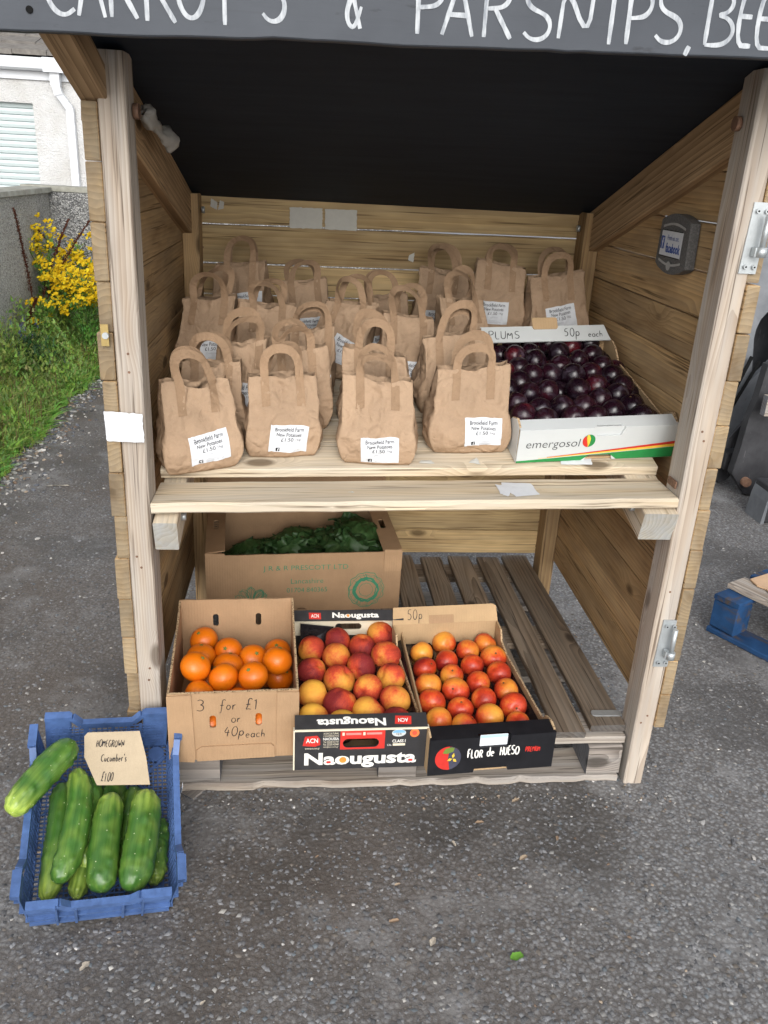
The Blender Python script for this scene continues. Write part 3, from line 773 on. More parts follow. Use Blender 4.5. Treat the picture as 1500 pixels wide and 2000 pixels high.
# shelf: bearers, a flat front board, sloping boards behind
SL = .24
def shelf_z(x, y): return .752 + .03 * x + SL * (y - .1)
for sx in (-1, 1):
    xa = -.521 if sx < 0 else .515
    z0 = .646 if sx < 0 else .686
    board('shelf_bearer', (xa, .0, z0), (xa, .90, z0 + .90 * .235), (1, 0, 0), .048 if sx < 0 else .075, .068, M['shelf'], S, ch=.002)
    cyl('bolt', (xa - sx * .024 * (1 if sx < 0 else 1.56), .055, z0 + .022), (xa - sx * .034 * (1 if sx < 0 else 1.4), .055, z0 + .022), .008, M['galv'], S)
board('shelf_board', (-XI + .0015, .064, .706), (XI - .0015, .064, .7405), (0, 1, 0), .128, .022, M['shelf'], S, ch=.003, seg=18, rough=.0018, ragged=.006)
th = math.atan(SL)
y = .135
k = 0
while y < .93:
    wd = .098 if k else .112
    yc = y + wd / 2 * math.cos(th)
    zc = shelf_z(0, yc) - .0115
    board('shelf_board', (-XI - .0, yc, zc - .03 * XI), (XI + .0, yc, zc + .03 * XI), (0, math.cos(th), math.sin(th)), wd, .022, M['shelf'], S, ch=.002, seg=10)
    y += wd * math.cos(th) + .004; k += 1
# metal fittings on the right front post
def hinge(xc, z0, z1, lean):
    w_ = .017; x0 = xc - w_; x1 = xc + w_
    hp = plate('hinge_plate', [(x0, z0), (x1, z0), (x1 + lean, z1), (x0 + lean, z1)], None, .003, M['galv'], S, T(0, -.0035, 0))
    for fx, fz_ in ((.28, .10), (.78, .10), (.28, .88), (.78, .88)):
        xx = x0 + fx * 2 * w_ + lean * fz_; zz = z0 + fz_ * (z1 - z0)
        cyl('screw', (xx, -.0055, zz), (xx, -.001, zz), .0042, M['galv'], hp); cyl('screw_recess', (xx, -.0062, zz), (xx, -.005, zz), .0019, M['dark'], hp, n=6)
    xp = xc + .010
    cyl('pin', (xp, -.018, z0 + .045), (xp, -.018, z0 + .108), .0055, M['galv'], hp)
    cyl('pin_seat', (xp, -.018, z0 + .032), (xp, -.018, z0 + .050), .0095, M['galv'], hp)
    mbq = MB(); mbq.box((xp - .012, -.018, z0 + .033), (xp - .003, -.002, z0 + .049)); mbq.build('lug', M['galv'], hp)
hinge(.592, 1.215, 1.343, .004); hinge(.581, .338, .460, .004)
# corner bracket on the pallet, latch on the left boards, bolts
b1 = plate('corner_bracket', rrect(.475, -.011, .552, .011, .009), None, .003, M['galv'], S, frame((0, .085, .147), (1, 0, 0), (0, 1, 0)) )
for xx in (.482, .505, .528, .543): cyl('screw', (xx, .085, .146), (xx, .085, .153), .005, M['galv'], b1)
mbq = MB(); mbq.box((.5455, .076, .146), (.5485, .094, .195)); mbq.build('bracket_arm', M['galv'], b1)
plate('latch', rect(-.618, 1.035, -.604, 1.075), None, .002, plain('brass', (.45, .33, .13), .4, .5, metal=.6), S, T(0, -.010, 0))
cyl('screw', (-.609, -.016, 1.055), (-.609, -.008, 1.055), .006, M['galv'], S)
for xx in (-.545, .545): cyl('bolt', (xx * .985, D - .09 + .05, 1.232), (xx, D - .04, 1.232), .009, M['galv'], S)
for p_ in ((.5485, .055, 1.475), (-.5485, .055, 1.435)): cyl('bolt', p_, (p_[0] - math.copysign(.010, p_[0]), p_[1], p_[2]), .013, M['rusty'], S)
mbq = MB(); mbq.box((.544, .02, .766), (.5475, .060, .782)); mbq.build('metal_tab', M['rusty'], S)
# papers stuck to the timber
def paper(name, poly, fr, mat, wr=.0012, parent=S, lift=.0015):
    # a fan-free grid clipped to the polygon's bounding box, edges torn
    xs = [p[0] for p in poly]; zs = [p[1] for p in poly]
    n_ = 12; vs = []; fs = []
    x0, x1, z0, z1 = min(xs), max(xs), min(zs), max(zs); k = random.random() * 60
    A, B, Cc, Dd = [Vector((p[0], p[1], 0)) for p in poly]
    for j in range(n_ + 1):
        for i in range(n_ + 1):
            u, v = i / n_, j / n_; p = (A * (1 - u) + B * u) * (1 - v) + (Dd * (1 - u) + Cc * u) * v
            e = .0022 * mnoise.noise((u * 9 + k, v * 9, 0)) if i in (0, n_) or j in (0, n_) else 0
            wz = lift + wr * (abs(mnoise.noise((u * 7 + k, v * 4, 2))) * 1.6)
            vs.append((p.x + e, -wz, p.y + e)); 
    for j in range(n_):
        for i in range(n_):
            a = j * (n_ + 1) + i; fs.append((a, a + 1, a + n_ + 2, a + n_ + 1))
    return mesh(name, vs, fs, mat, parent, fr, True)
FR = frame((0, 0, 0), (1, 0, 0), (0, 0, 1))
paper('paper_label', [(-.622, .851), (-.5515, .850), (-.5515, .907), (-.623, .911)], T(0, -.0085, 0), M['paper'], .002)
paper('paper_label', [(-.300, 1.192), (-.206, 1.194), (-.206, 1.250), (-.300, 1.249)], T(0, D - .0015, 0), M['oldpaper'], .0008)
paper('paper_label', [(-.198, 1.193), (-.106, 1.193), (-.107, 1.250), (-.199, 1.249)], T(0, D - .0015, 0), M['oldpaper'], .0008)
for q in ([(-.525, 1.240), (-.507, 1.232), (-.505, 1.252), (-.522, 1.262)], [(-.503, 1.232), (-.488, 1.236), (-.486, 1.254), (-.498, 1.258)], [(.050, 1.118), (.066, 1.112), (.068, 1.140), (.052, 1.132)], [(-.300, 1.006), (-.285, 1.006), (-.285, 1.014), (-.300, 1.013)]):
    paper('paper_scrap', q, T(0, D - .0015, 0), M['oldpaper'], .001)
fb = frame((0, 0, .7345), (1, 0, .0313), (0, 1, 0))
fb = T(0, 0, 0)
def on_front_board(x, y): return (x, y, .706 + .011 + .0314 * (x + XI) + .0016)
def flat_paper(name, pts, zf, mat):
    c = Vector((sum(p[0] for p in pts) / len(pts), sum(p[1] for p in pts) / len(pts))); out = []
    N_ = len(pts)
    for i in range(N_):
        a, b = Vector(pts[i]), Vector(pts[(i + 1) % N_])
        for k in range(4):
            p = a.lerp(b, k / 4); p += Vector((random.uniform(-.0018, .0018), random.uniform(-.0018, .0018))) if k else Vector((0, 0)); out.append(p)
    vs = [Vector(zf(c.x, c.y)) + Vector((0, 0, .0012))] + [Vector(zf(p.x, p.y)) for p in out]
    return mesh(name, vs, [(0, 1 + i, 1 + (i + 1) % len(out)) for i in range(len(out))], mat, S)
flat_paper('paper_scrap', [(.172, .036), (.186, .020), (.196, .044), (.203, .018), (.257, .030), (.252, .096), (.19, .104), (.186, .088), (.172, .092)], on_front_board, M['paper'])
on_slope = lambda x, y: (x, y, shelf_z(x, y) + .0018)
flat_paper('paper_scrap', [(.330, .142), (.40, .140), (.405, .165), (.335, .168)], on_slope, M['paper'])
flat_paper('paper_scrap', [(.122, .150), (.148, .144), (.142, .172), (.130, .162)], on_slope, M['oldpaper'])
flat_paper('paper_scrap', [(.010, .150), (.045, .148), (.040, .160), (.015, .162)], on_slope, M['oldpaper'])
flat_paper('paper_scrap', [(-.150, .052), (-.136, .050), (-.14, .058)], on_front_board, M['oldpaper'])

# ------------------------------------------------------------------ pallet inside the stall
PL_ = empty('wooden_pallet', (0, .0, 0), R(1.0))
tag(PL_, 'weathered wooden pallet forming the floor of the stall under the fruit boxes', 'pallet')
PZ = .142
for i in range(10):
    xc = .506 - i * .0985
    wv_ = [.088, .074, .076, .072, .072, .075, .07, .08, .074, .085][i]
    y0 = .002 + random.uniform(-.004, .012) + (.02 if i == 0 else 0)
    o = board('slat', (xc + (-.002 if i else 0), y0, PZ - .009 + random.uniform(-.001, .001)), (xc - .004, .985 + random.uniform(-.01, .01), PZ - .009), (1, 0, 0), wv_, .018, M['pallet'], PL_, ch=.002, seg=14, rough=.002, ragged=.003, ext=.002)
for y in (.062, .49, .91):
    board('cross_board', (-.54, y, .112), (.544, y, .114), (0, 1, 0), .10, .020, M['palpale'] if y < .3 else M['pallet'], PL_, ch=.002, seg=14, rough=.002, ragged=.004)
    board('bottom_board', (-.54, y - .012, .011), (.535, y - .012, .011), (0, 1, 0), .112, .020, M['palpale'], PL_, ch=.003, seg=40, rough=.003, ragged=.012 if y < .3 else .005)
    for xa, xb in ((-.54, -.425), (-.055, .035), (.455, .538)):
        board('block', (xa, y - (.008 if y < .3 else 0), .0615), (xb, y - (.008 if y < .3 else 0), .0615), (0, 1, 0), .105, .079, M['block'], PL_, ch=.004, seg=4, rough=.003)
board('bottom_board', (-.50, -.02, -.0), (-.44, .06, -.0), (1, 0, 0), .04, .008, M['block'], PL_)

# rolled plastic tucked over the left rafter
vs, fs = [], []
n, mth = 26, 16
for i in range(n + 1):
    t_ = i / n; c = Vector((-.552 + .030 * t_, .16 + .15 * t_, 1.438 - .050 * t_ + .004 * math.sin(t_ * 9)))
    for k in range(mth):
        a = 2 * math.pi * k / mth; r_ = (.010 + .007 * abs(mnoise.noise((t_ * 6, math.cos(a) * 1.5, math.sin(a) * 1.5 + 7))) * 2 + .006 * math.sin(t_ * 9)) * (1 if 0 < i < n else .35)
        vs.append(c + Vector((math.cos(a) * r_ * .8, math.sin(a) * r_ * .5, math.sin(a) * r_)))
for i in range(n):
    for k in range(mth): fs.append((i * mth + k, i * mth + (k + 1) % mth, (i + 1) * mth + (k + 1) % mth, (i + 1) * mth + k))
fs += [tuple(range(mth)), tuple(n * mth + k for k in range(mth - 1, -1, -1))]
tag(mesh('plastic_roll', vs, fs, plain('grubby white plastic', (.36, .34, .31), .4, .4, var=.15, scale=30), None, None, True), 'crumpled roll of grubby white plastic tucked against the left rafter', 'plastic sheet')
# ------------------------------------------------------------------ lettering
_tc = {}
def text_geo(s, bold=0.0, shear=0.0):
    key = (s, bold, shear)
    if key in _tc: return _tc[key]
    cu = bpy.data.curves.new('lettering', 'FONT'); cu.body = s; cu.size = 1; cu.resolution_u = 3; cu.offset = bold; cu.shear = shear; cu.fill_mode = 'FRONT'
    o = bpy.data.objects.new('lettering_tmp', cu); C.objects.link(o)
    bpy.context.view_layer.update()
    me = bpy.data.meshes.new_from_object(o.evaluated_get(bpy.context.evaluated_depsgraph_get()))
    v = [(p.co.x, p.co.y) for p in me.vertices]; f = [tuple(p.vertices) for p in me.polygons]
    bpy.data.objects.remove(o); bpy.data.curves.remove(cu); bpy.data.meshes.remove(me)
    x0 = min(p[0] for p in v); x1 = max(p[0] for p in v); y0 = min(p[1] for p in v); y1 = max(p[1] for p in v)
    _tc[key] = (v, f, x0, x1, y0, y1)
    return _tc[key]
def text_pts(s, cx, cz, width, height=None, bold=0.0, shear=0.0, flip=False):
    v, f, x0, x1, y0, y1 = text_geo(s, bold, shear)
    kx = width / (x1 - x0); kz = (height / (y1 - y0)) if height else kx
    if flip: kx, kz = -kx, -kz
    return [(cx + (x - (x0 + x1) / 2) * kx, cz + (y - (y0 + y1) / 2) * kz) for x, y in v], f
def text(name, s, mat, parent, mw, cx, cz, width, height=None, bold=0.0, shear=0.0, off=.0006, flip=False):
    p, f = text_pts(s, cx, cz, width, height, bold, shear, flip)
    return mesh(name, [(x, -off, z) for x, z in p], f, mat, parent, mw)

def arc(cx, cy, rx_, ry_, a0, a1, n=9): return [(cx + rx_ * math.cos(R(a0 + (a1 - a0) * i / (n - 1))), cy + ry_ * math.sin(R(a0 + (a1 - a0) * i / (n - 1)))) for i in range(n)]
G = {
 'C': [arc(.42, .5, .40, .5, 50, 310)], 'A': [[(0, 0), (.33, 1), (.66, 0)], [(.12, .36), (.56, .36)]],
 'R': [[(.05, 0), (.05, 1)], [(.05, 1)] + arc(.3, .76, .28, .24, 80, -90, 8) + [(.1, .5)], [(.25, .52), (.65, 0)]],
 'O': [arc(.4, .5, .38, .5, 90, 450, 14)], 'T': [[(0, 1), (.7, 1)], [(.35, 1), (.36, 0)]],
 'S': [arc(.34, .76, .28, .24, 40, 250, 8) + arc(.32, .25, .30, .25, 80, -150, 8)],
 '&': [[(.75, .35), (.45, 0), (.15, .05), (.03, .25), (.25, .5), (.5, .75), (.38, 1), (.18, .9), (.22, .65), (.5, .3), (.72, 0)]],
 'P': [[(.08, 0), (.06, 1)], [(.06, .98)] + arc(.3, .74, .30, .26, 85, -90, 8) + [(.08, .46)]],
 'N': [[(0, 0), (.04, 1), (.58, 0), (.62, 1)]], 'I': [[(.1, 0), (.1, 1)]], ',': [[(.08, .05), (.03, -.12)]],
 'B': [[(.05, 0), (.05, 1)], [(.05, 1)] + arc(.25, .77, .26, .22, 85, -85, 7) + arc(.25, .27, .34, .27, 85, -90, 8) + [(.05, 0)]],
 'E': [[(.5, 1), (.05, 1), (.05, 0), (.52, 0)], [(.05, .52), (.42, .52)]], 'H': [[(.05, 1), (0, 0)], [(.55, 1), (.5, 0)], [(.02, .5), (.53, .52)]],
 'M': [[(0, 0), (.06, 1), (.36, .35), (.68, 1), (.72, 0)]], 'G': [arc(.4, .5, .38, .5, 50, 320) + [(.7, .45), (.45, .45)]],
 'W': [[(0, 1), (.2, 0), (.4, .7), (.6, 0), (.85, 1)]], 'L': [[(.05, 1), (.05, 0), (.5, .02)]], 'U': [[(.03, 1)] + arc(.3, .28, .27, .28, 180, 360, 7) + [(.58, 1)]],
 'V': [[(0, 1), (.3, 0), (.62, 1)]], 'Y': [[(0, 1), (.3, .5)], [(.62, 1), (.12, -.05)]],
 'c': [arc(.25, .25, .24, .25, 50, 310)], 'u': [[(.02, .5)] + arc(.2, .16, .18, .16, 180, 350, 6) + [(.4, .5), (.42, 0)]], 'm': [[(0, 0), (.02, .5)], [(.02, .35)] + arc(.18, .33, .14, .16, 160, 0, 6) + [(.32, 0)], [(.32, .35)] + arc(.48, .33, .14, .16, 160, 0, 6) + [(.64, 0)]],
 'b': [[(.03, 1), (.03, 0)], arc(.22, .24, .2, .24, 180, -180, 10)], 'e': [[(.03, .28), (.42, .30)] + arc(.24, .25, .21, .25, 20, 310, 9)], 'r': [[(.03, .5), (.05, 0)], [(.05, .3), (.16, .48), (.32, .5)]],
 's': [arc(.2, .37, .15, .13, 40, 250, 6) + arc(.18, .13, .16, .13, 80, -150, 6)], "'": [[(.06, 1), (.04, .75)]], 'o': [arc(.22, .25, .21, .25, 90, 450, 11)],
 'p': [[(.05, .5), (.02, -.45)], arc(.23, .25, .2, .25, 180, -180, 10)], 'a': [arc(.2, .24, .2, .24, 40, 400, 10), [(.4, .48), (.42, 0)]], 'h': [[(.04, 1), (.02, 0)], [(.03, .3)] + arc(.2, .3, .17, .18, 160, 0, 6) + [(.38, 0)]],
 'f': [arc(.36, .85, .16, .15, 20, 180, 6) + [(.18, -.35), (.02, -.30)], [(.02, .42), (.38, .44)]],
 '3': [arc(.22, .76, .24, .22, 140, -80, 8) + arc(.22, .27, .28, .27, 80, -140, 8)], '1': [[(.02, .8), (.18, 1), (.18, 0)]], '4': [[(.3, 1), (.02, .4), (.55, .42)], [(.42, .7), (.38, 0)]],
 '0': [arc(.28, .5, .26, .5, 100, 465, 13)], '5': [[(.5, 1), (.1, .98), (.08, .58)] + arc(.22, .3, .28, .3, 100, -130, 8)], '.': [[(.05, .0), (.08, .03)]],
 '£': [arc(.42, .8, .18, .2, 20, 190, 7) + [(.24, .3), (.05, 0), (.3, .06), (.55, 0)], [(.05, .45), (.45, .47)]],
}
def smooth_path(p, it=1):
    for _ in range(it):
        q = [p[0]]
        for a, b in zip(p, p[1:]):
            q += [(a[0] * .75 + b[0] * .25, a[1] * .75 + b[1] * .25), (a[0] * .25 + b[0] * .75, a[1] * .25 + b[1] * .75)]
        p = q + [p[-1]]
    return p
def ribbon(mb, pts, wd, mapf, taper=.35, seed=0):
    n = len(pts); vs = []
    for i, (x, z) in enumerate(pts):
        a, b = pts[max(i - 1, 0)], pts[min(i + 1, n - 1)]
        dx, dz = b[0] - a[0], b[1] - a[1]; l = math.hypot(dx, dz) or 1; nx_, nz_ = -dz / l, dx / l
        w_ = wd / 2 * (1 - taper * abs(i / max(1, n - 1) * 2 - 1) ** 3) * (1 + .3 * mnoise.noise((x * 60 + seed, z * 60, 0)))
        for sg in (1, -1): q = mapf(x + sg * nx_ * w_, z + sg * nz_ * w_); vs.append((q[0], q[1] - i * 4e-6, q[2]))
    mb.add(vs, [(2 * i, 2 * i + 1, 2 * i + 3, 2 * i + 2) for i in range(n - 1)])
def hand(name, s, mat, parent, mw, x, z, h, wd, kx=1.0, slant=0.0, gap=.18, jit=.04, off=.0007, rise=0.0):
    mb = MB(); cx = x
    for i, ch in enumerate(s):
        if ch == ' ': cx += h * .45 * kx; continue
        g = G[ch]; mx = max(p[0] for st in g for p in st); jz = random.uniform(-jit, jit) * h; sc = 1 + random.uniform(-jit, jit) * 2
        for si, st in enumerate(g):
            pts = [(cx + (p[0] * kx + slant * p[1]) * h * sc, z + jz + rise * (cx - x) + p[1] * h * sc) for p in st]
            e = off + .00015 * (si + (i % 3))
            ribbon(mb, smooth_path(pts), wd, lambda a, b, e=e: (a, -e, b), seed=i * 7.3)
        cx += (mx * kx + gap) * h
    return mb.build(name, mat, parent, mw)

# painted words on the sign board, letter by letter as the brush left them
FM = frame((0, FY, 0), (1, 0, 0), (0, 0, 1))
LET = [('C', -0.607, 0.021, 0.04), ('A', -0.562, 0.021, 0.036), ('R', -0.52, 0.021, 0.038), ('R', -0.472, 0.018, 0.042), ('O', -0.428, 0.023, 0.039), ('T', -0.38, 0.017, 0.036), ('S', -0.312, 0.023, 0.034), ('&', -0.192, 0.019, 0.022), ('P', -0.094, 0.015, 0.04), ('A', -0.053, 0.015, 0.044), ('R', 0.005, 0.014, 0.042), ('S', 0.062, 0.013, 0.042), ('N', 0.118, 0.016, 0.046), ('I', 0.184, 0.011, 0.002), ('P', 0.215, 0.012, 0.036), ('S', 0.258, 0.016, 0.041), (',', 0.308, 0.009, 0.005), ('B', 0.335, 0.015, 0.043), ('E', 0.383, 0.016, 0.026), ('E', 0.412, 0.014, 0.027)]
for i, (ch, x, dz, wd) in enumerate(LET):
    g = G[ch]; mx = max(p[0] for st in g for p in st) or .1; mb = MB(); hh = .072 if i > 7 else .078; kx = wd / mx if ch not in 'I,' else .1
    z0 = fz(x) + dz
    for si, st in enumerate(g):
        sgm = smooth_path([(x + p[0] * kx, z0 + p[1] * hh) for p in st], 2)
        ribbon(mb, sgm, .0064, lambda a, b, e=.0008 + .0002 * si: (a, -e, b), .25, i * 3.1)
    mb.build('painted_letter', M['chalk'], fas, FM)

# ------------------------------------------------------------------ paper bags of potatoes
def tri(x): return abs((x % 1.0) * 2 - 1)
def make_bag(name, loc, rz, label, w=.15, d=.095, h=.17, seed=0, lean=(0, 0), hh=.062, lab=True, tape_tilt=0.0, bulge=1.0, sticker=(0.004, .047, 0)):
    rd = random.Random(seed); a0 = w / 2; b0 = d / 2
    folds = [(rd.uniform(-1, 1) * 16, rd.uniform(-1, 1) * 16, rd.random(), rd.uniform(.3, 1)) for _ in range(5)]
    ksd = rd.random() * 90
    def crumple(x, z, face):
        v = z / h; f = 0
        for (fx, fz_, ph, am) in folds: f += am * (tri(fx * x + fz_ * z + ph + face * .37 + .35 * mnoise.noise((x * 14 + ksd, z * 14, face))) - .5)
        f += 1.7 * (tri((x * 9 + 1.5 * mnoise.noise((x * 9 + ksd, z * 5, 4.0 + face))) * 1.2) - .5) * v ** 1.5 * .5
        wx = x + .012 * mnoise.noise((x * 20 + ksd, z * 20, 7 + face)); wz = z + .012 * mnoise.noise((x * 20, z * 20 + ksd, 17 + face))
        rg = lambda q, o_: (1 - abs(mnoise.noise((wx * q + ksd + o_, wz * q * .8, face * 9 + o_)))) ** 5
        f += 1.5 * mnoise.noise((x * 22 + ksd, z * 20, face * 9)) + 2.4 * mnoise.noise((x * 10 + ksd * 2, z * 10, 3 + face))
        f += 1.9 * rg(15, 0) - 1.7 * rg(19, 3.3) + 1.0 * rg(36, 8.1) - .8 * rg(44, 5.7)
        if face == 0: f *= 1 - .65 * math.exp(-((x - sticker[0]) / .05) ** 2 - ((z - sticker[1]) / .036) ** 2)
        return f * .0032
    def prof(v):
        a = a0 * (.96 + .10 * math.sin(min(1, v / .5) * math.pi) * bulge) if v < .5 else a0 * (.96 - .06 * (v - .5) * 2)
        b = b0 * (.90 + .18 * math.sin(min(1, v / .55) * math.pi) * bulge) if v < .42 else b0 * (1.06 - 1.36 * min(1, (v - .42) / .58) ** .9 * .62)
        if v < .10: a *= .965 + .035 * (v / .10) ** .5; b *= .95 + .05 * (v / .10) ** .5
        return a, b
    notch = rd.uniform(.0, .020); slump = rd.uniform(-.16, .16); bulge = bulge * rd.uniform(.7, 1.6); lean = (lean[0] + rd.uniform(-.05, .05), lean[1] + rd.uniform(-.08, .10)); twist = rd.uniform(-.22, .22)
    def place(p):
        x, y, z = p; v = z / h
        x += lean[0] * z + .006 * mnoise.noise((ksd, z * 9, 0)); y += lean[1] * z
        z += slump * x * v ** 3; c, s = math.cos(rz + twist * v), math.sin(rz + twist * v); X, Y = x * c - y * s, x * s + y * c
        return (X, Y, z + SL * Y * max(0, 1 - v * .35) + .03 * X)
    nf, ns, nv = 42, 12, 44
    def ring(v):
        a, b = prof(v); out = []; gus = .34 * b * 2 * max(0, v - .35)
        rr = min(.35, .55 * (1 - v)) * b
        for i in range(nf):
            s = -1 + 2 * i / nf; out.append((s, -1, 'f'))
        for i in range(ns):
            out.append((1, -1 + 2 * i / ns, 's'))
        for i in range(nf): out.append((1 - 2 * i / nf, 1, 'f'))
        for i in range(ns): out.append((-1, 1 - 2 * i / ns, 's'))
        pts = []
        for (s, t_, k) in out:
            # soften the corners low down where the potatoes fill the bag
            e = max(0, 1 - v * 1.25); q = (abs(s) ** 6 + abs(t_) ** 6) ** (1 / 6.0); q = 1 + (max(1, math.hypot(s, t_)) - 1) * .22 * e
            x, y = s * a / q, t_ * b / q
            z = v * h
            if k == 'f': y += (crumple(x, z, 0 if t_ < 0 else 1)) * (1 if t_ < 0 else -1) * min(1, v * 5 + .25) * (1 - abs(s) ** 8)
            else: x += math.copysign(1, s) * (-gus * (1 - abs(t_)) + crumple(y + 3 * s, z, 2 if s < 0 else 3) * (1 - abs(t_) ** 6))
            if v > .93: z -= notch * math.exp(-(s / .35) ** 2) * (v - .93) / .07 * (1 if t_ < 0 else .4) - .0025 * mnoise.noise((s * 4 + ksd, t_, 0)) * (v - .93) / .07
            pts.append((x, y, z))
        return pts
    vs = []; fs = []; npr = 2 * nf + 2 * ns
    for j in range(nv + 1): vs += [place(p) for p in ring((j / nv) ** .9)]
    for j in range(nv):
        for i in range(npr): fs.append((j * npr + i, j * npr + (i + 1) % npr, (j + 1) * npr + (i + 1) % npr, (j + 1) * npr + i))
    fs.append(tuple(range(npr - 1, -1, -1)))
    t = empty(name, loc)
    mesh('bag_body', vs, fs, M['kraft'], t, None, True)
    def front(x, z, off=.0012, side=-1):
        v = max(.001, min(1, z / h)); a, b = prof(v); s = max(-1, min(1, x / a))
        e = max(0, 1 - v * 1.25); q = 1 + (max(1, math.hypot(s, 1)) - 1) * .22 * e
        y = side * b / q + crumple(x, z, 0 if side < 0 else 1) * -side * min(1, v * 5 + .25) * (1 - abs(s) ** 8)
        return place((x, y + side * off, z))
    # two handles of flat paper tape
    for side in (-1, 1):
        mb = MB(); tw = .0185; hx = .037 + rd.uniform(-.003, .003); top = hh * rd.uniform(.78, 1.12); tl = (rd.uniform(-.3, .55) + tape_tilt) * (1 if side > 0 else -.2); sk = rd.uniform(-1.0, 1.0); fl_ = rd.choice((1, 1, -.6, .5))
        path = []
        for i in range(8): path.append((-hx, h * .66 + (h * .98 - h * .66) * i / 7))
        for i in range(1, 20):
            an = math.pi * (1 - i / 20); path.append((hx * math.cos(an), h * .98 + top * (math.sin(an) ** .5)))
        for i in range(8): path.append((hx, h * .98 - (h * .98 - h * .66) * i / 7))
        n = len(path); vv = []
        a_t, b_t = prof(1.0)
        for i, (x, z) in enumerate(path):
            pa, pb = path[max(i - 1, 0)], path[min(i + 1, n - 1)]; dx, dz = pb[0] - pa[0], pb[1] - pa[1]; l = math.hypot(dx, dz) or 1; nx_, nz_ = -dz / l, dx / l
            fa = max(0, (z - h * .98) / top); ph_ = 1.05 * math.sin(min(1, fa) * 1.571) * fl_; cp, sp_ = math.cos(ph_), math.sin(ph_)
            for sg in (.5, 0, -.5):
                X, Z = x + nx_ * tw * sg * cp, z + nz_ * tw * sg * cp
                if Z < h * .98: vv.append(front(X, Z, .0016, side))
                else:
                    f = (Z - h * .98) / top; y = side * b_t + side * .0016 + (tl * (Z - h * .98)) + .004 * mnoise.noise((X * 30 + ksd, Z * 30, side)) + sg * tw * sp_
                    X2 = X + sk * .3 * (Z - h * .98); p = place((X2, y, h * .98)); vv.append((p[0], p[1], p[2] + (Z - h * .98)))
        ff = []
        for i in range(n - 1):
            for k in (0, 1): ff.append((i * 3 + k, i * 3 + k + 1, i * 3 + 3 + k + 1, i * 3 + 3 + k))
        mb.add(vv, ff); mb.build('handle', M['tape'], t, None, True)
    if lab:
        lx, lz, la = sticker; W2, H2 = .0415, .0285
        ca, sa = math.cos(la), math.sin(la)
        def mp(u, v_, off): return front(lx + u * ca - v_ * sa, lz + u * sa + v_ * ca, off)
        vs = []; n1, n2 = 36, 24
        for j in range(n2 + 1):
            for i in range(n1 + 1): vs.append(mp(-W2 + 2 * W2 * i / n1, -H2 + 2 * H2 * j / n2, .0014))
        fs = [(j * (n1 + 1) + i, j * (n1 + 1) + i + 1, (j + 1) * (n1 + 1) + i + 1, (j + 1) * (n1 + 1) + i) for j in range(n2) for i in range(n1)]
        lo = mesh('sticker', vs, fs, M['paper'], t, None, True)
        for (s_, cz, wd, ht, mt, bo, cx) in (('Brookfield Farm', .0205, .062, .0078, 'ink', .004, 0), ('New Potatoes', .0105, .054, .0074, 'ink', .004, 0), ('£1.50', .0005, .027, .0075, 'ink', .0, -.003), ('1kg', .0, .011, .0062, 'inkgrey', 0, .021), ('Casablanca', -.0092, .026, .0042, 'inkfaint', 0, 0)):
            p, f = text_pts(s_, cx, cz, wd, ht, bo)
            mesh('lettering', [mp(x, z, .0028) for x, z in p], f, M[mt], lo)
        q = []
        mb = MB(); mb.add([mp(x, z, .0021) for x, z in rect(-.026, -.0262, -.0175, -.0185)], [(0, 1, 2, 3)]); mb.build('printed_mark', M['ink'], lo)
        p, f = text_pts('f', -.0208, -.0228, .0036, .0066, .02); mesh('lettering', [mp(x, z, .0025) for x, z in p], f, M['paper'], lo)
        mb = MB()
        for zz, xa, xb in ((-.0195, -.010, .018), (-.0232, -.012, .024), (-.0255, -.010, .016)): mb.add([mp(x, z, .0021) for x, z in rect(xa, zz - .0006, xb, zz + .0006)], [(0, 1, 2, 3)])
        mb.build('printed_lines', M['inkfaint'], lo)
    tag(t, label, 'paper bag', 'brown paper bags of potatoes on the shelf')
    return t
